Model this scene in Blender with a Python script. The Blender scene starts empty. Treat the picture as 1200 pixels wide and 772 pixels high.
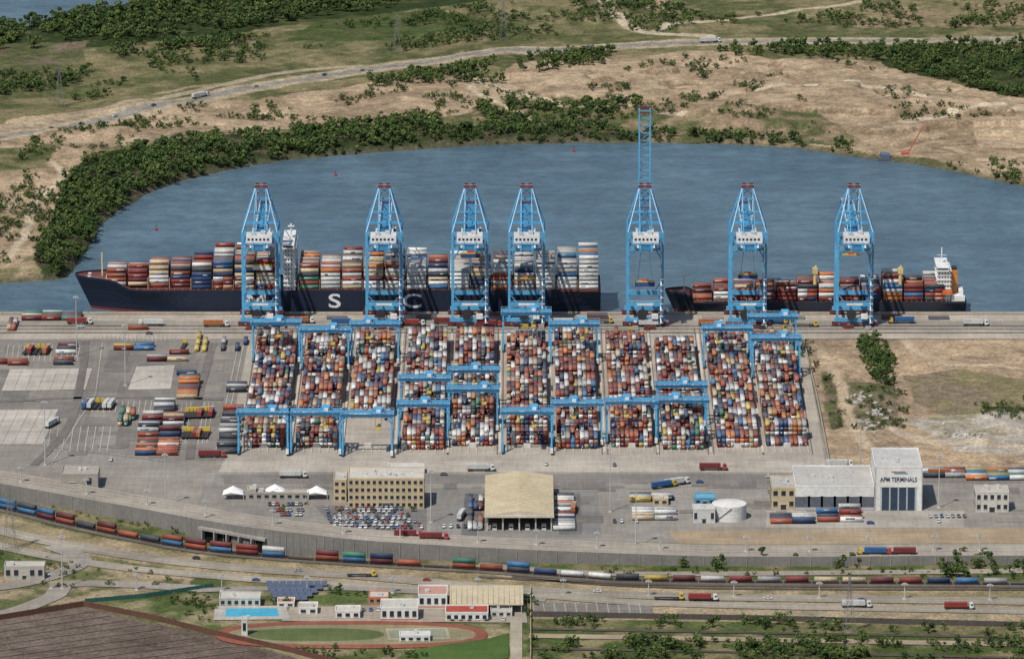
import bpy, math, random
import numpy as np
from mathutils import Vector, Matrix
R=random.Random(11); NR=np.random.default_rng(5)
rad=math.radians
scn=bpy.context.scene
# ---------------- survey model (map coordinates -> ground metres) ----------------
F=7620.0; PT=rad(14); D0=4053.0
SP,CP=math.sin(PT),math.cos(PT)
H=D0*SP; CY=-D0*CP
def G(u,v,z=0.0):
    xc=(u-600)/F; yc=-(v-386)/F
    dy=CP+yc*SP; dz=-SP+yc*CP
    t=(H-z)/(-dz)
    return (xc*t, CY+t*dy)
def S(v,z=0.0):
    yc=-(v-386)/F
    return (H-z)/(SP-yc*CP)/F
ZL=-4.0
YQ=G(600,366)[1]
# ---------------- materials ----------------
def newmat(name):
    m=bpy.data.materials.new(name); m.use_nodes=True
    nt=m.node_tree; b=nt.nodes['Principled BSDF']
    return m,nt,b
def N(nt,t,**k):
    n=nt.nodes.new(t)
    for a,v in k.items(): setattr(n,a,v)
    return n
def noise(nt,vec,scale,detail=3,rough=.6):
    n=N(nt,'ShaderNodeTexNoise'); n.inputs['Scale'].default_value=scale
    n.inputs['Detail'].default_value=detail; n.inputs['Roughness'].default_value=rough
    nt.links.new(vec,n.inputs['Vector']); return n.outputs['Fac']
def maprange(nt,val,a,b,c,d):
    n=N(nt,'ShaderNodeMapRange'); nt.links.new(val,n.inputs[0])
    for i,x in zip((1,2,3,4),(a,b,c,d)): n.inputs[i].default_value=x
    return n.outputs[0]
def mul(nt,a,b):
    n=N(nt,'ShaderNodeMath',operation='MULTIPLY'); nt.links.new(a,n.inputs[0])
    if isinstance(b,float): n.inputs[1].default_value=b
    else: nt.links.new(b,n.inputs[1])
    return n.outputs[0]
def vscale(nt,col,fac):
    n=N(nt,'ShaderNodeVectorMath',operation='SCALE'); nt.links.new(col,n.inputs[0]); nt.links.new(fac,n.inputs['Scale']); return n.outputs[0]
def mapping(nt,vec,sc):
    mp=N(nt,'ShaderNodeMapping'); mp.inputs['Scale'].default_value=sc; nt.links.new(vec,mp.inputs['Vector']); return mp.outputs[0]
def attrmat(name,rough=.6,metal=0,scales=((.35,.25),(.05,.15)),spec=.4,bump=0,streak=0):
    m,nt,b=newmat(name)
    at=N(nt,'ShaderNodeAttribute',attribute_name='Col')
    geo=N(nt,'ShaderNodeNewGeometry'); vec=geo.outputs['Position']
    f=None
    for s,a in scales:
        x=maprange(nt,noise(nt,vec,s,3),.3,.7,1-a,1+a)
        f=x if f is None else mul(nt,f,x)
    if streak:
        f=mul(nt,f,maprange(nt,noise(nt,mapping(nt,vec,(.03,.45,1)),1.0,4,.65),.35,.7,1-streak,1+streak*.7))
        f=mul(nt,f,maprange(nt,noise(nt,mapping(nt,vec,(.5,.04,1)),1.0,3,.6),.35,.7,1-streak*.7,1+streak*.5))
    c=vscale(nt,at.outputs['Color'],f)
    nt.links.new(c,b.inputs['Base Color'])
    b.inputs['Roughness'].default_value=rough; b.inputs['Metallic'].default_value=metal
    b.inputs['Specular IOR Level'].default_value=spec
    if bump:
        bn=N(nt,'ShaderNodeBump'); bn.inputs['Strength'].default_value=bump; bn.inputs['Distance'].default_value=.7
        nt.links.new(noise(nt,vec,.4,5),bn.inputs['Height']); nt.links.new(bn.outputs[0],b.inputs['Normal'])
    return m
M_paint=attrmat('weathered_paint',.5,0,((.6,.16),(.12,.1)))
M_matte=attrmat('concrete_and_render',.9,0,((.5,.12),(.07,.12)),.2)
M_cont=attrmat('container_steel',.65,0,((.9,.2),(.2,.12)),.25)
M_asph=attrmat('paving',.92,0,((.5,.10),(.045,.16),(.012,.14)),.15,streak=.13)
M_terr=attrmat('soil_and_grass',1.0,0,((.5,.36),(.12,.28),(.02,.12)),.05,bump=.8)
M_glass,nt,b=newmat('window_glass')
b.inputs['Base Color'].default_value=(.02,.03,.04,1); b.inputs['Roughness'].default_value=.15
M_water,nt,b=newmat('harbour_water')
geo=N(nt,'ShaderNodeNewGeometry')
n1=noise(nt,mapping(nt,geo.outputs['Position'],(1,.45,1)),.012,5,.6); n2=noise(nt,mapping(nt,geo.outputs['Position'],(.6,.8,1)),.14,6,.8)
n3=noise(nt,mapping(nt,geo.outputs['Position'],(.2,1,1)),.03,5,.75)
cr=N(nt,'ShaderNodeMix',data_type='RGBA'); cr.inputs[6].default_value=(.060,.105,.140,1); cr.inputs[7].default_value=(.094,.150,.188,1)
nt.links.new(maprange(nt,n1,.35,.65,0,1),cr.inputs[0])
nt.links.new(vscale(nt,cr.outputs[2],mul(nt,maprange(nt,n2,.3,.7,.68,1.32),maprange(nt,n3,.3,.7,.80,1.2))),b.inputs['Base Color'])
nt.links.new(maprange(nt,n1,.3,.7,.3,.5),b.inputs['Roughness'])
bn=N(nt,'ShaderNodeBump'); bn.inputs['Strength'].default_value=.8; bn.inputs['Distance'].default_value=1.0
nt.links.new(n2,bn.inputs['Height']); nt.links.new(bn.outputs[0],b.inputs['Normal'])
def folmat(name,c1,c2):
    m,nt,b=newmat(name)
    oi=N(nt,'ShaderNodeObjectInfo'); at=N(nt,'ShaderNodeAttribute',attribute_name='Col')
    mx=N(nt,'ShaderNodeMix',data_type='RGBA'); mx.inputs[6].default_value=(*c1,1); mx.inputs[7].default_value=(*c2,1)
    nt.links.new(oi.outputs['Random'],mx.inputs[0])
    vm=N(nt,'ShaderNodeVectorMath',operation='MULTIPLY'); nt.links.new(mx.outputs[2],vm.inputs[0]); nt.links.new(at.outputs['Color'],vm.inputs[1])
    nt.links.new(vm.outputs[0],b.inputs['Base Color']); b.inputs['Roughness'].default_value=.8; b.inputs['Specular IOR Level'].default_value=.15
    return m
M_fol=folmat('foliage',(.026,.052,.016),(.085,.118,.036))
MATS=[M_paint,M_matte,M_glass,M_cont,M_asph]
PAINT,MATTE,GLASS,CONT,ASPH=range(5)
# ---------------- mesh builder ----------------
class MB:
    def __init__(s): s.v=[];s.f=[];s.c=[];s.m=[]
    def face(s,pts,col,m=0):
        b=len(s.v); s.v+= [tuple(p) for p in pts]; s.f.append(tuple(range(b,b+len(pts)))); s.c.append(col); s.m.append(m)
    def hexa(s,P,col,m=0,top=None):
        b=len(s.v); s.v+=[tuple(p) for p in P]
        for i,q in enumerate(((0,3,2,1),(4,5,6,7),(0,1,5,4),(1,2,6,5),(2,3,7,6),(3,0,4,7))):
            s.f.append(tuple(b+k for k in q)); s.c.append(top if (top and i==1) else col); s.m.append(m)
    def box(s,x0,x1,y0,y1,z0,z1,col,m=0,top=None):
        s.hexa([(x0,y0,z0),(x1,y0,z0),(x1,y1,z0),(x0,y1,z0),(x0,y0,z1),(x1,y0,z1),(x1,y1,z1),(x0,y1,z1)],col,m,top)
    def rbox(s,cx,cy,z0,sx,sy,sz,a,col,m=0,top=None):
        c,q=math.cos(a),math.sin(a); P=[]
        for z in (z0,z0+sz):
            for dx,dy in ((-1,-1),(1,-1),(1,1),(-1,1)):
                x=dx*sx/2;y=dy*sy/2; P.append((cx+x*c-y*q,cy+x*q+y*c,z))
        s.hexa(P,col,m,top)
    def bar(s,p,q,w,h,col,m=0):
        p=Vector(p);q=Vector(q); d=(q-p).normalized()
        up=Vector((0,0,1)) if abs(d.z)<.95 else Vector((0,1,0))
        a=d.cross(up).normalized()*w/2; b=a.cross(d).normalized()*h/2
        s.hexa([p-a-b,p+a-b,p+a+b,p-a+b,q-a-b,q+a-b,q+a+b,q-a+b],col,m)
    def cyl(s,x,y,z0,z1,r,col,n=16,r2=None,m=0,axis='z'):
        r2=r if r2 is None else r2; A=[];B=[]
        for i in range(n):
            t=2*math.pi*i/n; c,q=math.cos(t),math.sin(t)
            if axis=='z': A.append((x+r*c,y+r*q,z0));B.append((x+r2*c,y+r2*q,z1))
            elif axis=='y': A.append((x+r*c,z0,y+r*q));B.append((x+r2*c,z1,y+r2*q))
        for i in range(n):
            j=(i+1)%n; s.face([A[i],A[j],B[j],B[i]],col,m)
        s.face(B,col,m); s.face(A[::-1],col,m)
    def mesh(s,name,org=(0,0,0)):
        me=bpy.data.meshes.new(name)
        o=Vector(org); me.from_pydata([(x-o.x,y-o.y,z-o.z) for x,y,z in s.v],[],s.f)
        for m in MATS: me.materials.append(m)
        me.polygons.foreach_set('material_index',s.m)
        ca=me.color_attributes.new('Col','FLOAT_COLOR','CORNER')
        arr=np.ones((len(me.loops),4),dtype=np.float32)
        ls=np.array([len(f) for f in s.f]); arr[:,:3]=np.repeat(np.array(s.c,dtype=np.float32),ls,axis=0)
        ca.data.foreach_set('color',arr.ravel()); me.update(); return me
def obj(name,me,parent=None,loc=(0,0,0),rz=0,sc=1):
    o=bpy.data.objects.new(name,me); scn.collection.objects.link(o)
    o.location=loc; o.rotation_euler=(0,0,rz)
    if sc!=1: o.scale=(sc,)*3
    if parent: o.parent=parent
    return o
def group(name,parts,org=(0,0,0),rz=0):
    e=obj(name,None,loc=org,rz=rz)
    for pn,mb in parts.items():
        if mb.f: obj(pn,mb.mesh(pn,(0,0,0)),e)
    return e
# ---------------- numpy boxes (containers) ----------------
PAL=[((.60,.595,.57),29),((.40,.40,.39),8),((.19,.04,.035),19),((.31,.085,.05),16),((.48,.17,.06),10),((.025,.05,.12),9),((.05,.15,.30),5),((.05,.06,.075),6),((.46,.37,.24),8),((.05,.19,.13),2),((.52,.39,.09),2),((.13,.035,.04),8)]
PC=np.array([p[0] for p in PAL]); PW=np.array([p[1] for p in PAL],float)
def pick(n,w=None):
    w=PW if w is None else np.array(w,float); i=NR.choice(len(PC),n,p=w/w.sum()); return PC[i]*NR.uniform(.72,1.18,(n,1))
def boxes(name,C,Sz,col,mat=M_cont,parent=None,rot=None,detail=False):
    C=np.array(C,float);Sz=np.array(Sz,float);col=np.array(col,float)
    if detail:   # placards and logo panels, slightly proud
        n0=len(C); rr_=NR.random(n0)
        k=np.where(rr_<.55)[0]
        a=Sz[k].copy(); c=C[k].copy()
        endon=a[:,1]>a[:,0]
        w=np.where(endon,NR.uniform(.5,1.3,len(k)),NR.uniform(2,5.5,len(k)))
        s2=np.stack([w,a[:,1]+.08,NR.uniform(.5,1.2,len(k))],-1)
        c[:,0]+=NR.uniform(-1,1,len(k))*(a[:,0]-w)*.4; c[:,2]+=NR.uniform(-.5,.6,len(k))
        cc=np.where((col[k].mean(1)>.3)[:,None],np.array([.12,.14,.18])*NR.uniform(.6,2.4,(len(k),1)),np.array([.5,.5,.47])*NR.uniform(.4,1.0,(len(k),1)))
        C=np.concatenate([C,c]);Sz=np.concatenate([Sz,s2]);col=np.concatenate([col,cc])
        if rot is not None: rot=np.concatenate([rot,rot[k]])
    n=len(C)
    sg=np.array([(-1,-1,-1),(1,-1,-1),(1,1,-1),(-1,1,-1),(-1,-1,1),(1,-1,1),(1,1,1),(-1,1,1)])*.5
    L=sg[None]*Sz[:,None,:]
    if rot is not None:
        c=np.cos(rot)[:,None];q=np.sin(rot)[:,None]
        L=np.stack([L[:,:,0]*c-L[:,:,1]*q,L[:,:,0]*q+L[:,:,1]*c,L[:,:,2]],-1)
    V=(C[:,None,:]+L).reshape(-1,3)
    fq=np.array([(0,3,2,1),(4,5,6,7),(0,1,5,4),(1,2,6,5),(2,3,7,6),(3,0,4,7)])
    Fc=(fq[None]+(np.arange(n)*8)[:,None,None]).reshape(-1,4)
    me=bpy.data.meshes.new(name); me.vertices.add(len(V)); me.vertices.foreach_set('co',V.ravel())
    me.loops.add(Fc.size); me.loops.foreach_set('vertex_index',Fc.ravel())
    me.polygons.add(len(Fc)); me.polygons.foreach_set('loop_start',np.arange(len(Fc))*4)
    me.update(calc_edges=True); me.materials.append(mat)
    fc=np.repeat(col[:,None,:],6,1)
    fc[:,1]=fc[:,1]*.72+.28*np.array([.24,.21,.18])     # dusty roof
    ca=me.color_attributes.new('Col','FLOAT_COLOR','CORNER')
    a=np.ones((n*6,4,4),np.float32); a[:,:,:3]=fc.reshape(-1,1,3); ca.data.foreach_set('color',a.ravel())
    return obj(name,me,parent)
# ---------------- noise / polygons ----------------
TB=NR.random((256,256))
def vn(x,y):
    xi=np.floor(x).astype(int);yi=np.floor(y).astype(int);fx=x-xi;fy=y-yi
    fx=fx*fx*(3-2*fx);fy=fy*fy*(3-2*fy)
    a=TB[xi&255,yi&255];b=TB[(xi+1)&255,yi&255];c=TB[xi&255,(yi+1)&255];d=TB[(xi+1)&255,(yi+1)&255]
    return (a*(1-fx)+b*fx)*(1-fy)+(c*(1-fx)+d*fx)*fy
def fbm(x,y,sc,o=4,sd=0):
    s=0;a=.5;t=0
    for i in range(o):
        s=s+a*vn(x/sc+sd*17.3+i*5.1,y/sc+sd*9.7+i*3.3);t+=a;a*=.5;sc*=.5
    return s/t
def inpoly(x,y,poly):
    r=np.zeros(x.shape,bool);n=len(poly)
    px=[p[0] for p in poly];py=[p[1] for p in poly]
    bb=(x>=min(px))&(x<=max(px))&(y>=min(py))&(y<=max(py))
    xs=x[bb];ys=y[bb];q=np.zeros(xs.shape,bool)
    for i in range(n):
        x1,y1=poly[i];x2,y2=poly[(i+1)%n]
        if y1==y2: continue
        c=((y1>ys)!=(y2>ys))&(xs<(x2-x1)*(ys-y1)/(y2-y1)+x1); q^=c
    r[bb]=q; return r
def W_(pl,z=0): return [G(u,v,z) for u,v in pl]
def smooth(pl,n=6):
    pl=[Vector((a,b)) for a,b in pl]; out=[]
    for i in range(len(pl)-1):
        p0=pl[max(i-1,0)];p1=pl[i];p2=pl[i+1];p3=pl[min(i+2,len(pl)-1)]
        for k in range(n):
            t=k/n; out.append(.5*((2*p1)+(p2-p0)*t+(2*p0-5*p1+4*p2-p3)*t*t+(3*p1-p0-3*p2+p3)*t**3))
    out.append(pl[-1]); return [(p.x,p.y) for p in out]
def distline(x,y,pl,mx=60):
    d=np.full(x.shape,1e9)
    for (x1,y1),(x2,y2) in zip(pl[:-1],pl[1:]):
        m=(x>min(x1,x2)-mx)&(x<max(x1,x2)+mx)&(y>min(y1,y2)-mx)&(y<max(y1,y2)+mx)
        if not m.any(): continue
        xs=x[m];ys=y[m];dx=x2-x1;dy=y2-y1;L=dx*dx+dy*dy+1e-9
        t=np.clip(((xs-x1)*dx+(ys-y1)*dy)/L,0,1)
        d[m]=np.minimum(d[m],np.hypot(xs-x1-t*dx,ys-y1-t*dy))
    return d
# ---------------- terrain ----------------
def axis(a,b,st,far):
    c=list(np.arange(a,b+st,st)); s=st;L=[];x=a
    while x>-far: s*=1.35; x-=s; L.append(x)
    s=st;x=c[-1];Rr=[]
    while x<far: s*=1.35; x+=s; Rr.append(x)
    return np.array(L[::-1]+c+Rr)
ax=axis(-460,460,1.6,30000); ay=axis(-760,1180,2.3,30000)
X,Y=np.meshgrid(ax,ay,indexing='ij')
n_w=(fbm(X,Y,40,4,1)-.5)*26; n_w2=(fbm(X,Y,40,4,2)-.5)*40
Xn=X+n_w*.6;Yn=Y+n_w2*.7
basin=[(-900,345),(0,327),(72,323),(84,310),(98,290),(115,266),(137,243),(170,224),(215,207),(270,194),(330,184),(400,177),(480,171),(540,167),(600,164),(680,163),(760,163),(850,165),(930,170),(1000,179),(1060,187),(1110,195),(1160,205),(1200,214),(1800,300),(1800,370.5),(-900,370.5)]
river=[(-900,-60),(170,-60),(150,0),(120,11),(60,19),(30,29),(0,33),(-900,46)]
def nz(pl,xx,yy): return inpoly(xx,yy,W_(pl))
Wm=(nz(basin,X+n_w*.25,Y+n_w2*.25*(Y>120))|nz(river,Xn,Yn)).astype(float)
def blur(a,k=3,it=2):
    for _ in range(it):
        for axn in (0,1):
            s=np.zeros_like(a)
            for d in range(-k,k+1): s+=np.roll(a,d,axn)
            a=s/(2*k+1)
    return a
Wb=blur(Wm,2,2)
wall=[(-700,470,484),(-200,536,550),(0,568,583),(100,586,601),(200,604,621),(240,611,634),(310,621,648),(360,627,651),(430,635,654),(560,643,658),(700,649,661),(850,654,663),(1000,656,663),(1150,656,662),(1800,656,662)]
wb=[(u,vb) for u,vt,vb in wall]
lowp=[(a,b+3) for a,b in [G(u,vb,ZL) for u,vb in wb]]
lowp=lowp+[(25000,lowp[-1][1]),(25000,-29000),(-25000,-29000),(-25000,lowp[0][1])]
Lm=inpoly(X,Y,lowp).astype(float)
nat=(Y>120).astype(float)*(1-blur(Wm,4,3))
relief=(fbm(X,Y,170,4,3)-.45)*7+np.maximum(0,fbm(X,Y,60,4,4)-.5)*10
dune=nz([(640,92),(760,80),(900,74),(1040,86),(1120,108),(1230,130),(1230,200),(1100,182),(1000,168),(900,155),(720,142),(640,120)],Xn,Yn).astype(float)
dune=blur(dune,4,3)
tr=fbm(X,Y,110,5,6); ter_n=7
fr=(tr*ter_n)%1; terr=np.floor(tr*ter_n)/ter_n+np.clip((fr-.86)*7,0,1)/ter_n
scarp=((fr>.80)&(fr<.99)).astype(float)
gul=np.abs(fbm(X,Y,30,4,9)-.5)*2
relief=relief*(1-.5*dune)+dune*((terr-.42)*26+gul*2.5)
dune2=blur(nz([(-50,150),(300,112),(560,98),(560,130),(300,158),(120,185),(60,240),(0,305),(-60,310)],Xn,Yn).astype(float),4,2)
relief+=dune2*((fbm(X,Y,40,5,7)-.45)*8+gul*2.5)
Z=relief*nat*np.clip((Y-120)/60,0,1)
Z=np.where(Y<120,-.3,Z)
Z=np.maximum(Z,-1.5)
Z=Z*(1-Wb)-7*Wb
rs=nz([(945,398),(1500,398),(1500,548),(975,548)],X,Y)
lot=(fbm(X,Y,25,4,8)-.4)*2.8
for (u,v,h,w) in ((1020,480,3,9),(1045,470,2.5,8),(1105,505,3.5,10),(1150,520,3,12),(1185,500,3,10),(1080,425,2,12),(1160,440,2.4,14),(990,420,1.5,9),(1020,515,2,8)):
    px_,py_=G(u,v); lot+=h*np.exp(-(((X-px_)**2)/(w*w)+((Y-py_)**2)/(w*w*1.6)))*(.6+.8*fbm(X,Y,9,3,15))
Z=np.where(rs,Z+ lot*blur(rs.astype(float),4,2)+.2,Z)
Z=np.where(Lm>0,ZL,Z)
# land cover
sand=np.array([.37,.28,.185]);sand2=np.array([.25,.185,.12]);olive=np.array([.082,.090,.038]);grn=np.array([.052,.078,.025]);dkg=np.array([.030,.045,.016]);dry=np.array([.185,.158,.085]);mud=np.array([.14,.11,.075])
def mixc(a,b,t): return a*(1-t[...,None])+b*t[...,None]
def st(x,a,b): return np.clip((x-a)/(b-a),0,1)
q1=fbm(X,Y,45,5,10);q2=fbm(X,Y,12,4,11);q3=fbm(X,Y,120,4,12)
C=mixc(dry,olive,st(q1*.6+q2*.4,.38,.58))
C=mixc(C,np.broadcast_to(sand,C.shape),st(q3*.6+q2*.4,.56,.66)*.8)
def cover(pl,a,b,lo=.4,hi=.6,sd=20,sc=25,jit=1.0):
    m=nz(pl,X+n_w*.5*jit,Y+n_w2*.7*jit)
    t=st(fbm(X,Y,sc,5,sd)*.7+q2*.3,lo,hi)
    c=mixc(a,b,t) ; C[m]=c[m]
cover([(-200,10),(60,15),(190,-20),(640,-60),(560,5),(440,18),(330,30),(200,48),(80,62),(-200,85)],dkg,olive,.5,.7,21)
cover([(-100,90),(250,48),(480,20),(700,6),(750,30),(740,46),(560,60),(250,98),(-100,148)],olive,dry,.42,.62,22)
cover([(-200,60),(100,50),(100,75),(-200,100)],olive,mud,.45,.6,28)
cover([(560,62),(760,48),(740,-60),(600,-60)],olive,dry,.4,.6,27)
cover([(380,22),(520,12),(560,30),(460,44),(330,48)],grn,olive,.4,.6,88)
cover([(-100,160),(100,128),(300,108),(420,98),(520,90),(620,95),(640,125),(560,132),(420,142),(300,157),(180,168),(100,190),(75,240),(60,300),(20,318),(-300,330)],sand,sand2,.4,.58,23)
cover([(-100,175),(60,175),(60,200),(-100,215)],dry,olive,.4,.6,24)
cover([(200,108),(330,98),(430,88),(440,98),(330,112),(210,122)],dry,olive,.42,.56,91)
cover([(600,80),(680,66),(900,62),(1040,75),(1120,100),(1300,125),(1500,260),(1160,205),(1100,190),(1000,176),(900,166),(700,160),(640,150),(560,130)],sand,sand2,.42,.62,25)
C[:]=mixc(C,np.array([.17,.125,.08]),scarp*dune*.7)
cover([(640,118),(960,140),(1010,168),(980,172),(850,164),(700,160),(560,158),(560,126)],olive,sand2,.46,.62,26)
cover([(850,60),(1040,62),(1060,76),(900,72)],olive,dry,.45,.6,92)
cover([(780,-20),(1500,-30),(1500,48),(800,50)],olive,dry,.42,.58,29)
cover([(1000,12),(1500,0),(1500,30),(1000,34)],sand2,dry,.42,.58,90)
cover([(1040,55),(1500,52),(1500,125),(1200,115),(1100,95),(1040,80)],dkg,olive,.42,.62,30)
cover([(40,312),(60,262),(70,225),(85,200),(130,183),(200,170),(260,164),(330,158),(400,150),(520,146),(700,148),(760,156),(760,165),(600,165),(400,178),(270,195),(170,226),(115,268),(84,318),(55,326)],dkg,mud*.7,.45,.65,31,jit=.3)
cover([(1140,150),(1230,146),(1230,172),(1145,170)],sand,sand,.4,.6,32,jit=.4)
wet=st(Wb,.02,.3)*(Y>120); C[:]=mixc(C,np.array([.085,.08,.05]),wet*.85)
def road(pl,w,col,mix=1.0,jit=1.5):
    d=distline(X+(q2-.5)*jit*3,Y+(q1-.5)*jit*3,smooth(W_(pl)))
    t=np.clip((w/2+.8-d)/1.6,0,1)*mix; C[:]=mixc(C,np.array(col),t)
HW=[(-300,215),(-100,182),(0,163),(100,143),(240,114),(360,91),(480,74),(560,67),(640,61),(760,54),(900,51),(1500,47)]
road(HW,26,(.34,.28,.19))
road(HW,11,(.225,.205,.175),jit=0)
road([(-100,165),(0,150),(120,128),(240,104),(330,84),(420,76)],8,(.31,.26,.18))
road([(712,-30),(712,8),(728,28),(760,40),(830,44)],12,(.42,.35,.25))
road([(760,40),(800,30),(860,24),(940,14),(1010,4),(1040,-20)],7,(.40,.34,.24))
road([(540,86),(575,100),(640,120),(700,132),(800,140)],8,(.44,.36,.25))
road([(540,86),(560,110),(600,128),(630,140)],6,(.44,.36,.25))
road([(880,118),(960,105),(1040,112),(1110,126)],9,(.46,.38,.27))
road([(1060,150),(1120,140),(1200,133),(1400,135)],10,(.45,.37,.27))
road([(60,195),(75,210),(40,240),(30,280),(10,310)],6,(.44,.36,.25))
road([(-50,240),(20,245),(60,230)],5,(.44,.36,.25))
cover([(944,396),(1500,396),(1500,552),(974,552)],np.array([.37,.275,.18]),np.array([.25,.185,.125]),.38,.62,35,30,.0)
cover([(1060,440),(1120,432),(1230,455),(1500,470),(1500,500),(1110,490),(1070,470)],mud*1.3,dry,.42,.62,36,18,.6)
cover([(1150,478),(1500,472),(1500,494),(1160,492)],dkg,mud,.45,.62,93,12,.6)
cover([(1060,492),(1230,480),(1230,535),(1120,530)],np.array([.36,.32,.265]),dry,.5,.7,37,18,.4)
cover([(960,440),(975,436),(990,500),(975,505)],mud,olive,.35,.55,38,12,.4)
cover([(985,450),(1045,448),(1062,502),(1000,506)],mud*1.3,olive,.47,.65,39,12,.6)
road([(960,410),(985,450),(1000,500),(1040,540),(1100,548)],7,(.40,.31,.21))
road([(1040,500),(1100,520),(1250,525)],8,(.41,.33,.24))
road([(1060,400),(1100,425),(1200,432)],7,(.41,.32,.22))
# lower corridor
Lb=Lm>0
c=mixc(dry,np.array([.07,.092,.032]),st(q1*.5+q2*.5,.40,.56)); C[Lb]=c[Lb]
def coverL(pl,a,b,lo=.4,hi=.6,sd=20,sc=25,jit=1.0):
    m=inpoly(X+n_w*.2*jit,Y+n_w2*.3*jit,W_(pl,ZL)); t=st(fbm(X,Y,sc,5,sd)*.7+q2*.3,lo,hi); c=mixc(a,b,t); C[m]=c[m]
tan=np.array([.32,.25,.16])
coverL([(-100,596),(0,604),(150,636),(300,656),(600,674),(1000,686),(1300,690),(1300,716),(900,712),(560,700),(300,682),(100,650),(-100,625)],tan,dry,.4,.65,40,20)
coverL([(700,655),(1300,652),(1300,678),(850,676),(650,668)],np.array([.068,.092,.028]),dry,.45,.62,41,15)
coverL([(620,700),(1300,712),(1300,735),(620,724)],np.array([.25,.215,.145]),tan,.4,.6,42,15,.2)
coverL([(620,736),(1300,746),(1300,830),(620,830)],np.array([.058,.08,.025]),dry,.5,.66,43,18,.2)
coverL([(-60,690),(90,655),(230,668),(225,688),(130,700),(-60,720)],np.array([.29,.23,.15]),np.array([.11,.12,.05]),.5,.6,44,18)
coverL([(130,708),(250,690),(620,690),(620,830),(470,830),(330,765),(250,745)],np.array([.08,.105,.035]),np.array([.25,.21,.125]),.42,.62,45,14,.2)
coverL([(-100,735),(98,711),(250,745),(340,768),(470,830),(-100,830)],np.array([.105,.08,.065]),np.array([.14,.11,.09]),.4,.6,46,20,.0)
nx,ny=X.shape
V=np.stack([X,Y,Z],-1).reshape(-1,3).astype(np.float32)
I=np.arange(nx*ny).reshape(nx,ny)
Fq=np.stack([I[:-1,:-1],I[1:,:-1],I[1:,1:],I[:-1,1:]],-1).reshape(-1,4)
me=bpy.data.meshes.new('ground'); me.vertices.add(len(V)); me.vertices.foreach_set('co',V.ravel())
me.loops.add(Fq.size); me.loops.foreach_set('vertex_index',Fq.ravel()); me.polygons.add(len(Fq)); me.polygons.foreach_set('loop_start',np.arange(len(Fq))*4)
me.update(calc_edges=True); me.materials.append(M_terr)
ca=me.color_attributes.new('Col','FLOAT_COLOR','POINT'); a=np.ones((len(V),4),np.float32); a[:,:3]=np.clip(C.reshape(-1,3),.005,1); ca.data.foreach_set('color',a.ravel())
obj('ground',me)
def zat(x,y):
    i=np.clip(np.searchsorted(ax,x),1,nx-1);j=np.clip(np.searchsorted(ay,y),1,ny-1)
    x0=ax[i-1];x1=ax[i];y0=ay[j-1];y1=ay[j];fx=(x-x0)/(x1-x0);fy=(y-y0)/(y1-y0)
    return (Z[i-1,j-1]*(1-fx)+Z[i,j-1]*fx)*(1-fy)+(Z[i-1,j]*(1-fx)+Z[i,j]*fx)*fy
mb=MB(); mb.face([(-4000,30,-3),(4000,30,-3),(4000,3500,-3),(-4000,3500,-3)],(.1,.1,.1)); me=mb.mesh('water'); me.materials.clear(); me.materials.append(M_water); obj('water',me)
# ---------------- sheets & ribbons ----------------
lay=[0.0]
def sheet(name,pl,col,z=None,base=0.0,world=False,m=ASPH):
    lay[0]+=.006
    zz=base+lay[0] if z is None else z
    pts=pl if world else W_(pl,base)
    mb=MB(); mb.face([(x,y,zz) for x,y in pts],col,m); return obj(name,mb.mesh(name))
def strips(name,lines,w,col,base=0.0,world=False,sm=True,m=ASPH,zoff=None):
    lay[0]+=.006; zz=base+(lay[0] if zoff is None else zoff); mb=MB()
    for pl in lines:
        p=pl if world else W_(pl,base)
        if sm and len(p)>2: p=smooth(p)
        p=[Vector(a) for a in p]; Lf=[];Rt=[]
        for i,a in enumerate(p):
            d=(p[min(i+1,len(p)-1)]-p[max(i-1,0)]).normalized(); n=Vector((-d.y,d.x))*w/2
            Lf.append(a+n);Rt.append(a-n)
        for i in range(len(p)-1):
            mb.face([(Rt[i].x,Rt[i].y,zz),(Rt[i+1].x,Rt[i+1].y,zz),(Lf[i+1].x,Lf[i+1].y,zz),(Lf[i].x,Lf[i].y,zz)],col,m)
    return obj(name,mb.mesh(name))
conl=(.38,.33,.27); asp=(.215,.195,.172)
wt=[(u,vt) for u,vt,vb in wall]
pad=[(-700,396),(941,396),(972,549),(1800,549),(1800,640),(1150,648)]+[(u,v-2) for u,v in wt[::-1] if u<1100]
sheet('terminal_pavement',pad,(.265,.238,.205))
sheet('quay_apron',[(-900,366),(1800,366),(1800,397),(-900,397)],conl)
sheet('quay_apron_lane',[(-900,376),(1800,376),(1800,385),(-900,385)],(.28,.25,.21))
sheet('yard_concrete',[(294,387),(941,387),(968,549),(262,549)],(.36,.32,.27))
sheet('yard_road',[(262,540),(972,540),(976,553),(256,553)],(.40,.355,.30))
sheet('yard_road',[(250,556),(1800,554),(1800,565),(240,567)],(.20,.185,.168))
sheet('left_yard_asphalt',[(-700,400),(292,398),(262,540),(120,542),(-700,470)],asp)
sheet('asphalt_road',[(75,465),(110,465),(60,545),(20,545)],(.27,.245,.215))
sheet('asphalt_road',[(-700,462),(20,520),(240,548),(262,560),(262,572),(100,552),(-700,490)],(.255,.235,.205))
sheet('administration_plot',[(240,570),(500,566),(500,628),(430,628),(300,605),(230,592)],(.235,.215,.19))
sheet('car_park',[(368,592),(500,592),(500,622),(395,622)],(.165,.16,.152))
sheet('gate_plot',[(505,572),(700,572),(705,630),(505,628)],(.215,.205,.19))
sheet('gate_lane',[(545,578),(568,578),(560,628),(540,628)],(.13,.125,.12))
sheet('gate_lane',[(655,578),(680,578),(682,626),(655,626)],(.15,.145,.14))
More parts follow.
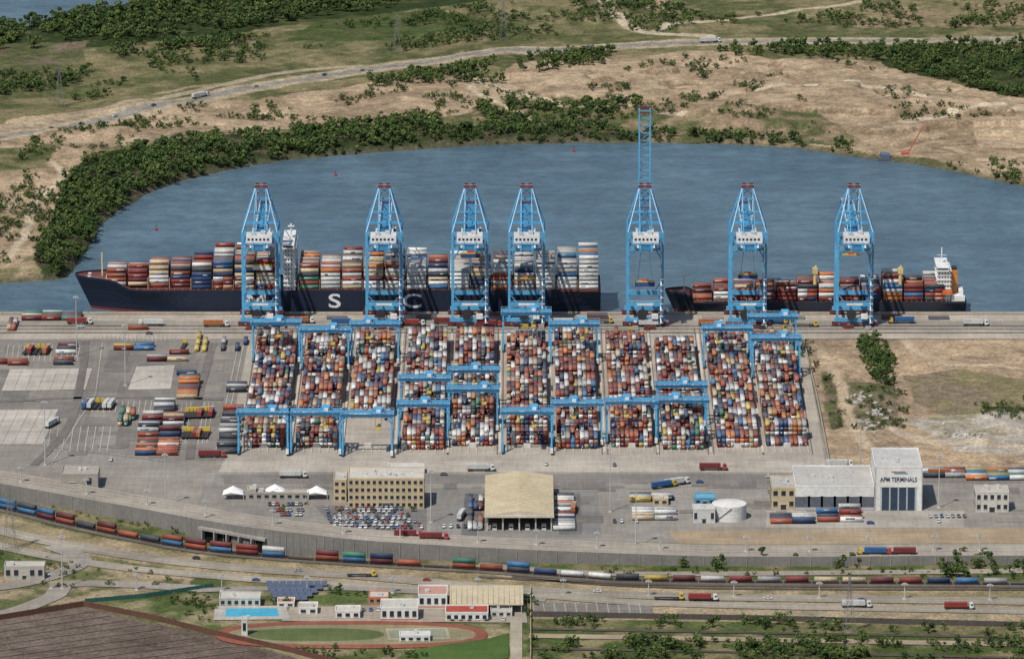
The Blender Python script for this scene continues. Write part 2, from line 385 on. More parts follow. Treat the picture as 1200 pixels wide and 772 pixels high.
sheet('workshop_plot',[(720,572),(1800,566),(1800,640),(720,636)],(.26,.24,.21))
sheet('workshop_yard',[(898,598),(1130,598),(1130,618),(898,618)],(.35,.32,.275))
sheet('dirt_yard',[(780,622),(1800,612),(1800,646),(1000,646),(800,640)],(.33,.255,.17))
pm=[MB(),MB(),MB()]
lay[0]+=.006
def inq(x,y): return inpoly(np.array([x]),np.array([y]),W_([(-200,402),(286,402),(258,536),(110,540),(-200,500)]))[0]
for k in range(150):
    if k<90: u,v=R.uniform(-60,285),R.uniform(402,540)
    elif k<120: u,v=R.uniform(300,940),R.uniform(567,571)
    else: u,v=R.uniform(510,1190),R.uniform(574,612)
    x,y=G(u,v); w=R.uniform(5,26);d=R.uniform(8,45)
    if k<90 and not (inq(x-w/2,y-d/2) and inq(x+w/2,y+d/2)): continue
    if k>=90: d*=.4
    i=k%3; z=lay[0]+.004*(k%40)+.01
    pm[i].face([(x-w/2,y-d/2,z),(x+w/2,y-d/2,z),(x+w/2,y+d/2,z),(x-w/2,y+d/2,z)],((.175,.16,.145),(.24,.22,.19),(.195,.178,.157))[i],ASPH)
for i in range(3): obj('pavement_patches',pm[i].mesh('pavement_patches'))
lay[0]+=.2
for pl in ([(12,433),(108,432),(100,457),(2,458)],[(-40,481),(68,480),(50,521),(-60,521)],[(160,430),(205,428),(200,456),(150,457)]):
    sheet('concrete_pad',pl,(.42,.385,.335))
pj=[]
for k in range(1,7): pj.append([(12+k*14-.0,433),(2+k*14,458)])
for k in range(1,8): pj.append([(-30+k*13,481),(-50+k*13,521)])
pj+=[[(8,441),(105,440)],[(5,449),(102,448)],[(-46,494),(62,493)],[(-52,507),(57,506)]]
strips('pad_joint',pj,.5,(.28,.255,.22),sm=False)
bl=[]
for (u0,u1,v0,v1,n) in ((10,100,405,424,14),(110,205,470,484,14),(214,250,472,520,7),(60,130,500,530,8),(120,200,392,400,16)):
    for k in range(n+1):
        u=u0+(u1-u0)*k/n; bl.append([(u,v0),(u-(v1-v0)*.16,v1)])
strips('bay_marking',bl,.45,(.42,.40,.35))
strips('lane_marking',[[(-200,398.5),(288,397)],[(286,402),(258,538)],[(280,402),(251,538)],[(120,402),(112,462),(60,545)],[(-100,462),(75,462)],[(110,462),(262,465)],[(-100,505),(30,520),(240,546)]],.5,(.42,.40,.36),sm=False)
strips('tyre_track',[[(-200,470),(0,470),(120,466),(262,468)],[(100,400),(96,440),(80,500),(40,545)],[(250,402),(232,470),(222,538)]],5,(.165,.15,.135))
mb=MB(); mb.box(-1000,1000,YQ-1.5,YQ,-14,-.02,(.25,.23,.2),MATTE); mb.box(-1000,1000,YQ-.6,YQ,.22,.5,(.40,.36,.28),MATTE)
x=-600
while x<600:
    mb.box(x-1,x+1,YQ,YQ+1.4,-3.5,-.3,(.02,.02,.02)); mb.cyl(x+9,YQ-1.4,.02,.95,.4,(.35,.27,.05),8); x+=18
obj('quay_wall',mb.mesh('quay_wall'))
ln=[[(-500,YQ-6),(500,YQ-6)],[(-500,YQ-36),(500,YQ-36)]]
strips('crane_rail',ln,.9,(.07,.06,.055),world=True)
strips('lane_marking',[[(-500,YQ-11-i*4.2),(500,YQ-11-i*4.2)] for i in range(6)],.35,(.50,.47,.40),world=True)
strips('oil_stained_lane',[[(-500,YQ-44),(500,YQ-44)],[(-500,YQ-53),(500,YQ-53)]],3,(.24,.215,.185),world=True)
# ---------------- yard container blocks ----------------
blk=[(305,352,284,335),(362,411,343,397),(419,468,403,457),(478,527,469,523),(533,581,527,581),(594,641,590,643),(648,697,649,702),(708,756,713,766),(764,813,772,827),(824,874,836,888),(880,930,892,944)]
Yt=G(600,402)[1];Yb=G(600,521)[1]
bx=[]
for bi,(a,b_,c_,d_) in enumerate(blk):
    xc=((a+b_)/2-600)*S(392)*.5+((c_+d_)/2-600)*S(521)*.5; bx.append(xc)
    yb=Yb+(62 if bi==2 else 0)
    C0=[];Sz=[];Co=[];y=Yt;k=0
    while y>yb:
        L=6.06 if R.random()<.25 else 12.19
        w=PW.copy()
        for q in range(3): w[R.randrange(len(w))]*=R.uniform(.3,2.6)
        hb=R.choice((3,3,3,4,4)) if R.random()>.12 else 1
        for r in range(9):
            xx=xc+(r-4)*2.68
            h=max(0,min(5,hb+R.choice((-1,0,0,0,0,0,1))-(2 if R.random()<.06 else 0)))
            if h:
                cc=pick(h,w)
                if R.random()<.25: cc[:]=cc[0]
                for t in range(h):
                    C0.append((xx+R.uniform(-.05,.05),y-L/2+R.uniform(-.1,.1),.3+1.3+t*2.62)); Sz.append((2.40,L,2.48)); Co.append(cc[t])
        y-=L+.55; k+=1
        if k%7==0: y-=1.5
    boxes('container_stack',C0,Sz,Co,detail=True)
cl=[]
for x in bx:
    for s in (-14.2,14.2): cl.append([(x+s,Yt+38),(x+s,Yb-22)])
strips('yard_crane_rail',cl,.6,(.15,.13,.115),world=True)
gl=[]
for a,b_ in zip(bx[:-1],bx[1:]): gl.append([((a+b_)/2,Yt+24),((a+b_)/2,Yb-18)])
strips('yard_walkway',gl,1.4,(.50,.455,.385),world=True)
mb=MB()
for x in bx:
    for k in range(6):
        xx=x-12+k*4.8; mb.box(xx-.25,xx+.25,Yb-18,Yb-3,.05,.5,(.46,.42,.36),MATTE); mb.box(xx-.2,xx+.2,Yt+6,Yt+20,.05,.5,(.46,.42,.36),MATTE)
    mb.box(x-2,x+2,Yb-7,Yb-5,.05,2.6,(.55,.53,.48),MATTE)
obj('transfer_kerbs',mb.mesh('transfer_kerbs'))
BL=(.045,.225,.42);BL2=(.085,.33,.55);WH=(.66,.66,.64);DK=(.03,.03,.035);MR=(.14,.03,.03)
m=MB()
for sx in (-1,1):
    x=sx*14.2
    m.box(x-.6,x+.6,-9,9,1.2,2.4,BL)
    for sy in (-1,1):
        m.bar((x,sy*6.5,2.4),(x,sy*4,22.8),.9,.95,BL2)
        m.box(x-.5,x+.5,sy*7-2,sy*7+2,.1,1.3,DK)
    m.box(x-.4,x+.4,-5,5,19,19.8,BL); m.bar((x,-6,6),(x,4.5,19),.4,.4,BL)
    for z in (8,13): m.bar((x,-6,z),(x,6,z),.3,.3,BL)
for sy in (-1,1):
    m.box(-15.6,15.6,sy*4.2-.6,sy*4.2+.6,22.8,24.4,BL2); m.box(-15.6,15.6,sy*5.3-.3,sy*5.3+.3,24.4,24.6,BL)
    for k in range(12): m.bar((-15.4+k*2.8,sy*5.6,24.5),(-15.4+k*2.8,sy*5.6,25.6),.1,.1,WH)
    m.bar((-15.6,sy*5.6,25.6),(15.6,sy*5.6,25.6),.1,.1,WH)
    for sx in (-1,1): m.bar((sx*13.8,sy*4.2,19),(sx*11,sy*4.2,22.8),.5,.5,BL)
for sx in (-1,1): m.box(sx*15.2-.4,sx*15.2+.4,-4.5,4.5,22.9,24.2,BL)
m.box(13.4,15,-11.5,-9.2,1.4,4,WH); m.box(-15,-13.4,9.2,11,1.4,3.6,(.4,.4,.4))
g_=m
t=MB(); t.box(-3.5,3.5,-5,5,24.6,25.2,BL); t.box(-2.3,2.3,-3,3,25.2,27.4,BL2); t.box(-1,1.4,-4.5,-2.6,25.2,26.8,WH); t.box(3.6,5.4,-3,-.8,20,22.2,WH);t.box(3.7,5.3,-3.05,-2.9,20.6,21.6,DK,GLASS)
for sx in (-2,2):
    for sy in (-1,1): t.bar((sx,sy,24.5),(sx*.8,sy*.8,16),.12,.12,DK)
t.box(-1.3,1.3,-6,6,15.4,16,(.5,.35,.05))
gm=g_.mesh('portal_frame'); tm=t.mesh('trolley')
for u,v in [(306,533),(370,533),(430,535),(496,523),(616,532),(677,522),(739,520),(798,518),(496,492),(554,482),(555,505),(798,500),(330,425),(387,434),(445,427),(617,413),(672,427),(846,432),(899,418),(905,444)]:
    gx,gy=G(u,v); gx=min(bx,key=lambda q:abs(q-gx))
    e=obj('yard_gantry_crane',None,loc=(gx,gy+8,0)); obj('portal_frame',gm,e); obj('trolley',tm,e,loc=(R.uniform(-8,8),0,0))
# ---------------- ship-to-shore cranes ----------------
def sts(up):
    P={k:MB() for k in ('legs','boom','apex_frame','machinery_house','stays','bogies','trolley')}
    L=P['legs']
    for sx in (-1,1):
        for y in (15,-15):
            L.bar((sx*10.8,y,3),(sx*10.8,y,60),1.5,1.6,BL2)
        L.box(sx*10.8-.7,sx*10.8+.7,-14,14,13,15,BL); L.box(sx*10.8-.6,sx*10.8+.6,-14,14,50,51.6,BL)
        L.bar((sx*10.8,-14,15),(sx*10.8,14,49),.9,.9,BL); L.box(sx*10.8-.6,sx*10.8+.6,-14,14,58.5,60,BL)
        L.bar((sx*10.8,14,32),(sx*10.8,-14,32),.6,.6,BL)
    for y in (15,-15):
        L.box(-12.6,12.6,y-1,y+1,3,5.2,BL2)
        L.box(-10,10,y-.9,y+.9,13,15.2,BL2)
        L.box(-10,10,y-.7,y+.7,48.4,50,BL2)
        L.box(-10,10,y-.7,y+.7,58.6,60,BL2)
        for sx in (-1,1):
            L.bar((sx*10,y,20),(sx*6,y,14.8),.7,.7,BL); L.bar((sx*10,y,43),(sx*6.5,y,49),.7,.7,BL)
    for k in range(13):
        z=3+k*4; a,b_=(-16.2,-19.2) if k%2 else (-19.2,-16.2)
        L.bar((9.8,a,z),(9.8,b_,z+4),.7,.2,WH); L.box(9.2,11.2,-19.5,-16,z-.08,z+.08,(.4,.45,.5))
    for y in (-15,15):
        L.bar((-10,y-1.3,16.4),(10,y-1.3,16.4),.12,.12,WH); L.bar((-10,y-1.2,51.2),(10,y-1.2,51.2),.12,.12,WH)
    L.box(-5,5,-16.06,-15.92,13.4,14.8,WH)
    A=P['apex_frame']
    for sx in (-1,1):
        A.bar((sx*10.8,15,60),(sx*3.2,13,83),1.0,1.0,BL2); A.bar((sx*10.8,-15,60),(sx*3.2,11,83),.6,.6,(.3,.45,.58))
        A.bar((sx*3.4,15,55),(sx*3.1,13,82),.5,.5,WH)
    for z,w in ((66,8.5),(74.5,5.8),(82.3,3.6)): A.box(-w,w,13.2,14.2,z,z+.9,BL2)
    for k in range(3):
        z=60+k*7.6; w0=10.6-k*2.5; w1=w0-2.5
        A.bar((-w0,14.2,z),(w1,14,z+7.6),.3,.3,BL); A.bar((w0,14.2,z),(-w1,14,z+7.6),.3,.3,BL)
    A.box(-4,4,9.5,14.5,83,83.5,MR); A.box(-3.4,-1.2,11,13,83.5,85.3,MR); A.box(1.2,3.4,11,13,83.5,85.3,MR)
    A.bar((-4,9.5,84.6),(4,9.5,84.6),.12,.12,WH)
    B=P['boom']; ZB=54.4
    for sx in (-1,1):
        B.box(sx*3.6-.6,sx*3.6+.6,-38,16,ZB-1,ZB+1.1,BL2)
        B.box(sx*5-.5,sx*5+.5,-38,16,ZB+.9,ZB+1.05,WH); B.bar((sx*5.4,-38,ZB+2.2),(sx*5.4,16,ZB+2.2),.1,.1,WH)
    for k in range(10): B.box(-3,3,-37+k*5.8,-36.4+k*5.8,ZB-.6,ZB+.6,BL)
    LB=77
    ang=rad(85) if up else 0
    def bp(x,d,h): return (x,16+d*math.cos(ang)-h*math.sin(ang),ZB+d*math.sin(ang)+h*math.cos(ang))
    for sx in (-1,1):
        B.bar(bp(sx*3.4,0,0),bp(sx*3.4,LB,0),1.0,1.7,BL2); B.bar(bp(sx*3.4,0,3.4),bp(sx*3.4,LB*.97,3.4),.4,.4,WH if not up else BL2)
        for k in range(16):
            d=k*4.75; B.bar(bp(sx*3.4,d,.5),bp(sx*3.4,d,3.4),.25,.25,BL2); B.bar(bp(sx*3.4,d,.5),bp(sx*3.4,min(d+4.75,LB),3.4),.25,.25,BL2)
    for k in range(17):
        d=k*4.7; B.bar(bp(-3.4,d,0),bp(3.4,d,0),.6,.6,BL2)
        if k<16: B.bar(bp(-3.4,d,0),bp(3.4,d+4.7,0),.28,.28,BL2)
    B.bar(bp(-4.4,LB,0),bp(4.4,LB,0),1.2,1.8,MR); B.bar(bp(-4,LB-3,1),bp(4,LB-3,1),.8,.8,MR)
    T=P['stays']
    for sx in (-1,1):
        if not up:
            for d in (32,68): T.bar((sx*3.2,13,83),bp(sx*3.4,d,3),.45,.45,WH if d==68 else BL2)
        else:
            T.bar((sx*3.2,13,83),bp(sx*3.4,34,-3),.35,.35,BL2)
        T.bar((sx*3.2,11,83),(sx*3.6,-32,56),.45,.45,BL2)
    Mh=P['machinery_house']
    Mh.box(-8,8,-30,-18,56,61,WH,0,(.55,.55,.53)); Mh.box(-9,9,-31,-17,55.6,55.95,BL)
    for k in range(6): Mh.box(-7+k*2.4,-5.6+k*2.4,-30.08,-30.0,58.2,59.6,DK,GLASS)
    Mh.box(-8.02,8.02,-30.1,-29.99,56.1,56.9,(.35,.36,.38))
    Mh.box(-5,-2,-28,-24,61,62.1,(.4,.4,.4)); Mh.box(1,4,-26,-20,61,62.6,(.45,.45,.45)); Mh.box(-3,3,-15.5,-10,56,59,BL)
    T2=P['trolley']; ty=R.choice([-6,4,25,35]) if not up else -8
    T2.box(-4,4,ty-4,ty+4,ZB-2.6,ZB-1.4,BL); T2.box(4.4,7,ty-2,ty+1,ZB-5.6,ZB-2.6,WH); T2.box(4.5,6.9,ty-2.08,ty-2,ZB-5,ZB-3.4,DK,GLASS)
    hz=R.uniform(24,38)
    for a in (-1,1):
        for c in (-1,1): T2.bar((a*2,ty+c*1.2,ZB-2.6),(a*4.5,ty+c,hz+.6),.12,.12,DK)
    T2.box(-6.1,6.1,ty-1.2,ty+1.2,hz,hz+.7,(.55,.38,.05)); T2.box(-2,2,ty-.8,ty+.8,hz+.7,hz+1.6,(.5,.05,.04))
    if R.random()<.7: T2.box(-6.1,6.1,ty-1.22,ty+1.22,hz-2.65,hz-.05,R.choice([(.2,.04,.03),(.6,.6,.57),(.03,.07,.2)]),CONT)
    G2=P['bogies']
    for y in (15,-15):
        for sx in (-1,1):
            cx=sx*9.4
            G2.box(cx-4.6,cx+4.6,y-.7,y+.7,1.9,3,MR)
            for q in (-2.6,2.6): G2.box(cx+q-2,cx+q+2,y-.9,y+.9,.9,1.9,MR)
            for q in (-4,-2.6,-1.2,1.2,2.6,4): G2.cyl(cx+q,.75,y-.5,y+.5,.5,DK,8,axis='y')
        G2.box(-2.5,2.5,y-1.4,y+1.4,.6,3,DK)
    G2.cyl(-2,8,-17.5,-16.6,3.2,DK,18,axis='y'); G2.box(4,8,-19,-16.3,5.4,8.4,WH); G2.box(-8,-5,-18.5,-16.3,.3,3,MR)
    for k in range(6):
        xx=R.uniform(-10,10); yy=R.uniform(-26,-18); G2.box(xx-1.8,xx+1.8,yy-1,yy+1,.3,R.uniform(1,2.8),R.choice((MR,DK,(.4,.3,.05),(.3,.3,.3),MR)))
    return P
for u,up in ((307,0),(451,0),(551,0),(617,0),(755,1),(875,0),(999,0)):
    group('ship_to_shore_crane',sts(up),(G(u,372)[0],YQ-21,0.1))
# ---------------- ships ----------------
def loft(P,L,Bm,zd,zf,navy,fore=.075,boot=(.16,.03,.025),zb=-1.2):
    m=P['hull']; n=60; secs=[]
    for i in range(n+1):
        t=i/n; t2=t**1.25 if t<.5 else t
        t=t2 if t<.5 else t
        bd=Bm/2*min(1,max(t,.0006)/.15)**.5; bw=Bm/2*min(1,max(t-.004,0)/.22)**.8
        if t>.88: bw*=1-.5*((t-.88)/.12)**1.5; bd*=1-.08*(t-.88)/.12
        z=zd+(zf-zd)*max(0,min(1,(fore+.03-t)/.03)); z+= (zf-zd)*.25*max(0,1-t/.1)
        rk=max(0,1-t/.12)*L*.03
        lv=[]
        for zz in (-9,-3,zb,2.5,z*.6,z,z+1.1):
            f=max(0,min(1,(zz+3)/(z+3)))
            w=bw+(bd-bw)*f**1.6; xx=t*L+rk*(1-f)
            lv.append((xx,w,zz))
        secs.append(lv)
    for a,b_ in zip(secs[:-1],secs[1:]):
        for s in (-1,1):
            for k in range(6):
                col=boot if k<2 else navy
                q=[(a[k][0],s*a[k][1],a[k][2]),(b_[k][0],s*b_[k][1],b_[k][2]),(b_[k+1][0],s*b_[k+1][1],b_[k+1][2]),(a[k+1][0],s*a[k+1][1],a[k+1][2])]
                m.face(q if s<0 else q[::-1],col)
        P['deck'].face([(a[5][0],-a[5][1],a[5][2]),(b_[5][0],-b_[5][1],b_[5][2]),(b_[5][0],b_[5][1],b_[5][2]),(a[5][0],a[5][1],a[5][2])],(.14,.045,.035))
    e=secs[-1]
    m.face([(p[0],-p[1],p[2]) for p in e]+[(p[0],p[1],p[2]) for p in e[::-1]],navy)
    for k in range(8,58):
        a=secs[k]; P['deck_gear'].bar((a[6][0],-a[6][1],a[6][2]),(a[6][0],-a[6][1],a[6][2]+1.0),.12,.12,(.5,.5,.48))
def tower(m,x0,x1,w,z0,nd,dh,col=WH):
    for k in range(nd):
        ww=w/2-(.8 if k>1 else 0); z=z0+k*dh
        m.box(x0,x1,-ww,ww,z,z+dh-.25,col); m.box(x0-.7,x1+.7,-ww-.6,ww+.6,z+dh-.25,z+dh,col)
        nwi=max(3,int(ww*2/2.5))
        for j in range(int((x1-x0)/1.8)):
            m.box(x0+.7+j*1.8,x0+1.5+j*1.8,-ww-.05,-ww,z+1,z+1.9,DK,GLASS)
        for j in range(nwi): 
            y=-ww+(j+.5)*2*ww/nwi; m.box(x0-.05,x0,y-.4,y+.4,z+1,z+1.9,DK,GLASS); m.box(x1,x1+.05,y-.4,y+.4,z+1,z+1.9,DK,GLASS)
        m.bar((x0-.6,-ww-.55,z+dh+.9),(x1+.6,-ww-.55,z+dh+.9),.08,.08,col)
def ship(u0,u1,Bm,zd,zf,navy,yoff=2.6):
    x0=G(u0,366)[0];x1=G(u1,366)[0];L=x1-x0
    P={k:MB() for k in ('hull','deck','superstructure','funnel','mast','hatch_covers','deck_gear')}
    loft(P,L,Bm,zd,zf,navy); return P,x0,YQ+yoff+Bm/2,L
P,sx0,sy0,L=ship(86,704,42,12.6,17.5,(.010,.016,.036))
tx=G(333,366)[0]-sx0
tower(P['superstructure'],tx,tx+7,36,12.6,9,3.05); P['superstructure'].box(tx-1,tx+6.5,-21,21,40.2,42.9,WH)
P['superstructure'].box(tx-1.06,tx-1,-20,20,41.2,42.3,DK,GLASS); P['superstructure'].box(tx-.5,tx+6,-21.06,-21,41.2,42.3,DK,GLASS)
P['mast'].bar((tx+4,0,43),(tx+4,0,52),.9,.9,WH);P['mast'].bar((tx+4,-4,48),(tx+4,4,48),.4,.4,WH);P['mast'].box(tx+2,tx+6,-1,1,50,50.6,WH)
P['mast'].bar((17,0,17),(17,0,33),.8,.8,(.6,.5,.25));P['mast'].bar((17,-2,29),(17,2,29),.4,.4,WH)
fx=G(644,366)[0]-sx0
P['funnel'].box(fx,fx+1.2,-8,8,12,31,(.45,.38,.25))
P['deck_gear'].cyl(9,-4,17,19,1.2,WH,10);P['deck_gear'].cyl(9,4,17,19,1.2,WH,10);P['deck_gear'].box(20,23,-9,9,17,20,WH)
for k in range(20): P['deck_gear'].bar((6+k*1.1,-4-k*.62,18.2),(7+k*1.1,-4.5-k*.62,19.4),.1,.1,WH)
bays=[];u=124
while True:
    xb=G(u,366)[0]-sx0
    if xb+12>L+2: break
    if not (tx-13<xb<tx+8.5): bays.append(xb)
    u+=25.2
for xb in bays:
    if xb>40:
        for y in np.arange(-19.5,20,5.6): P['hatch_covers'].bar((xb-.7,y,12.6),(xb-.7,y,20),.35,.35,(.3,.2,.15))
        P['hatch_covers'].box(xb-1,xb-.4,-20,20,19.4,19.9,(.3,.2,.15)); P['hatch_covers'].box(xb,xb+12.2,-20.4,20.4,12.7,14.1,(.14,.045,.035))
e1=group('container_ship',P,(sx0,sy0,0))
def deckload(e,bays,zb,rows,tiersf,palf,beamf,Lc=12.19):
    C0=[];Sz=[];Co=[]
    for bi,xb in enumerate(bays):
        nr=rows if beamf is None else beamf(xb)
        w=palf(bi,xb)
        base=tiersf(bi,xb)
        for r in range(nr):
            t=base+(R.choice((0,0,0,-1)) if r<1 else R.choice((0,0,0,0,0,0,1,-1)))
            cc=pick(max(t,1),w)
            two=R.random()<.2
            for k in range(max(t,0)):
                if two and k<3:
                    c2=pick(2,w)
                    for s_ in (0,1): C0.append((xb+3.05+s_*6.1,(r-(nr-1)/2)*2.5,zb+1.3+k*2.62)); Sz.append((5.95,2.38,2.48)); Co.append(c2[s_])
                else: C0.append((xb+Lc/2,(r-(nr-1)/2)*2.5,zb+1.3+k*2.62)); Sz.append((Lc-.2,2.38,2.48)); Co.append(cc[k])
    boxes('deck_containers',C0,Sz,Co,parent=e,detail=True)
pA=[12,4,26,18,3,10,2,4,4,1,0,12];pB=[22,8,14,12,8,5,3,4,20,1,1,5];pC=[50,25,1,2,2,3,3,1,8,1,0,0];pD=[12,6,14,14,7,14,7,9,8,2,2,5]
def palf(bi,xb):
    uu=86+(xb/L)*617
    return pA if uu<235 else pB if uu<460 else (pC if uu>600 or (470<uu<560 and bi%2) else pD)
def tf(bi,xb):
    uu=86+(xb/L)*617
    return 4 if uu<150 else 5 if uu<240 else 7 if (uu<330 or uu>640) else R.choice((5,6,6)) if uu<560 else 6
deckload(e1,bays,14.2,16,tf,palf,lambda xb:16 if xb>70 else 12 if xb>35 else 9)
for ch,u in (('M',300),('S',392),('C',483)):
    cu=bpy.data.curves.new('hull_letter','FONT'); cu.body=ch; cu.size=12.5; cu.extrude=.03; cu.offset=.18; cu.align_x='CENTER'
    o=bpy.data.objects.new('tmp',cu); scn.collection.objects.link(o); dg=bpy.context.evaluated_depsgraph_get()
    mm=bpy.data.meshes.new_from_object(o.evaluated_get(dg)); bpy.data.objects.remove(o)
    mm.materials.clear(); mm.materials.append(M_paint); ca=mm.color_attributes.new('Col','FLOAT_COLOR','CORNER'); ca.data.foreach_set('color',np.tile(np.array([.62,.62,.62,1],np.float32),len(mm.loops)))
    q=obj('hull_letter',mm,e1,loc=(G(u,366)[0]-sx0,-21.08,2.6)); q.rotation_euler=(rad(90),0,0); q.scale=(1.45,1,1)
P,sx2,sy2,L2=ship(780,1133,29,5.2,9,(.02,.024,.035))
tx=G(1099,366)[0]-sx2
tower(P['superstructure'],tx,tx+8,25,5.2,7,2.9); P['superstructure'].box(tx-1,tx+7,-13.5,13.5,25.5,28.2,WH); P['superstructure'].box(tx-1.06,tx-1,-12.5,12.5,26.5,27.6,DK,GLASS);P['superstructure'].box(tx-.5,tx+6.5,-13.56,-13.5,26.5,27.6,DK,GLASS)
P['funnel'].box(tx+9,tx+13,-4,4,5,24,(.5,.2,.05)); P['funnel'].box(tx+9.5,tx+12.5,-3,3,24,25.6,DK); P['mast'].bar((tx+3,0,28),(tx+3,0,38),.6,.6,WH);P['mast'].bar((tx+3,-3,34),(tx+3,3,34),.3,.3,WH);P['mast'].bar((tx,0,33),(tx+6,0,33),.3,.3,WH)
P['deck_gear'].box(tx+8.8,L2-1,-13,13,5.3,9.4,WH); P['deck_gear'].box(tx+13.5,L2-2,-11,11,9.5,12.4,WH); P['deck_gear'].box(tx+3,tx+9,-15.4,-13,11,13.4,(.6,.14,.03))
bays=[];u=812
while u<1088: bays.append(G(u,366)[0]-sx2); u+=24.6 if not 945<u<965 else 26
for uu in (955,1055):
    xx=G(uu,366)[0]-sx2; cy_=(.62,.46,.20)
    P['deck_gear'].cyl(xx,-12.2,5,28,1.1,cy_,12); P['deck_gear'].box(xx-1.6,xx+1.6,-13.6,-10.4,24,27.5,cy_); P['deck_gear'].bar((xx,-12,26),(xx+1.5,8,24),.9,1.1,cy_)
P['mast'].bar((12,0,9),(12,0,20),.6,.6,(.6,.5,.3))
for xb in bays: P['hatch_covers'].box(xb,xb+12.2,-13.6,13.6,5.3,6.5,(.12,.05,.04))
e2=group('feeder_container_ship',P,(sx2,sy2,0))
deckload(e2,bays,6.6,11,lambda bi,xb:[2,3,3,3,3,4,4,3,3,5,4,4][bi%12],lambda bi,xb:pA if bi%3 else [14,6,8,26,18,6,4,2,6,1,0,10],lambda xb:11 if xb>35 else 8)
bxx,byy=G(1052,187,-3)
m={'barge_hull':MB(),'crane':MB()}
m['barge_hull'].box(-14,14,-6,6,-.6,1.6,(.08,.09,.1)); m['barge_hull'].box(-12,-6,-4,4,1.6,4.6,(.10,.13,.2))
q=m['crane']; q.box(2,8,-3,3,1.6,2.6,DK); q.box(2.5,8,-2,2,2.6,5,(.5,.08,.05))
for dy in (-1,1): q.bar((7,dy,4),(18,dy*.3,24),.4,.4,(.4,.08,.05))
for k in range(9): q.bar((7+k*1.2,-1+k*.07,4+k*2.2),(8.2+k*1.2,1-k*.07,6.2+k*2.2),.2,.2,(.4,.08,.05))
group('crane_barge',m,(bxx,byy,-3),.1)
for u,v in ((183,270),(672,178),(393,206)):
    m=MB(); m.cyl(0,0,-.4,.9,1.1,(.35,.04,.03),12); m.cyl(0,0,.9,3,.5,(.35,.04,.03),8,.2); m.box(-.3,.3,-.3,.3,3,3.5,DK); x,y=G(u,v,-3); obj('navigation_buoy',m.mesh('navigation_buoy'),loc=(x,y,-3))
# ---------------- road on retaining wall ----------------
bt=[]
for u,vt,vb in wall:
    x,y=G(u,vb,ZL); h=(vb-vt)*S(vb,ZL)/.972; bt.append((x,y,ZL+h))
sm=smooth([(a,b_) for a,b_,c in bt]); hs=[]
for i in range(len(bt)-1):
    for k in range(6): hs.append(bt[i][2]*(1-k/6)+bt[i+1][2]*k/6)
hs.append(bt[-1][2]); hs=[max(h,.5) for h in hs]
mr=MB();mw=MB();mk=MB(); WR=26
def off(j,d):
    p=Vector(sm[min(j+1,len(sm)-1)])-Vector(sm[max(j-1,0)]); p.normalize(); return sm[j][0]-p.y*d, sm[j][1]+p.x*d
for i in range(len(sm)-1):
    (xa,ya),(xb,yb)=sm[i],sm[i+1]; za,zb=hs[i],hs[i+1]
    A=[off(i,d) for d in (0,.5,WR,WR+8)];B=[off(i+1,d) for d in (0,.5,WR,WR+8)]
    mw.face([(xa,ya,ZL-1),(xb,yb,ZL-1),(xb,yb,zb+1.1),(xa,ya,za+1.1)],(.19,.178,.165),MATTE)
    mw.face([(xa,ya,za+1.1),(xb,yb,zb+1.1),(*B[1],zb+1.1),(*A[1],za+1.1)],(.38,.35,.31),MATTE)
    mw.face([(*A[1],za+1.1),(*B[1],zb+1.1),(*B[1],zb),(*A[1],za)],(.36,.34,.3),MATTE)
    mr.face([(*A[1],za),(*B[1],zb),(*B[2],zb),(*A[2],za)],(.32,.28,.23),ASPH)
    mr.face([(*A[2],za),(*B[2],zb),(*B[3],-.4),(*A[3],-.4)],(.25,.21,.14),ASPH)
    n=max(1,int(math.hypot(xb-xa,yb-ya)/6))
    for k in range(n):
        f=k/n; x=xa+(xb-xa)*f;y=ya+(yb-ya)*f;z=za+(zb-za)*f
        if abs(x)<420: mw.box(x-.25,x+.25,y-.35,y,ZL,z+.8,(.25,.235,.21),MATTE)
    mx1=off(i,12.6);mx2=off(i+1,12.6);mx3=off(i,13.4);mx4=off(i+1,13.4)
    mk.face([(*mx1,za+.15),(*mx2,zb+.15),(*mx4,zb+.15),(*mx3,za+.15)],(.40,.37,.32),MATTE)
    for dd in (2.2,8,19,24.5):
        m1=off(i,dd);m2=off(i+1,dd);m3=off(i,dd+.35);m4=off(i+1,dd+.35)
        mk.face([(*m1,za+.05),(*m2,zb+.05),(*m4,zb+.05),(*m3,za+.05)],(.48,.46,.41),MATTE)
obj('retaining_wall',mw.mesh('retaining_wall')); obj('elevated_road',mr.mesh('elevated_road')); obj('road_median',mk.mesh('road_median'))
m=MB()
x0,y0=G(238,634,ZL);x1,y1=G(310,648,ZL); aw=math.atan2(y1-y0,x1-x0)
for k in range(5):
    f=(k+.5)/5; x=x0+(x1-x0)*f;y=y0+(y1-y0)*f-.6
    m.rbox(x,y,ZL+.2,5.6,.4,6.2,aw,(.008,.008,.009),MATTE)  # solid near-black panel, shade of the opening put into its colour
    m.rbox(x-3.4,y-1,ZL,.9,2.4,8,aw,(.28,.26,.235),MATTE)
m.bar((x0-2,y0-1.4,ZL+8.2),(x1+1,y1-1.4,ZL+8.2),2.6,1.5,(.31,.29,.26),MATTE)
obj('road_underpass',m.mesh('road_underpass'))
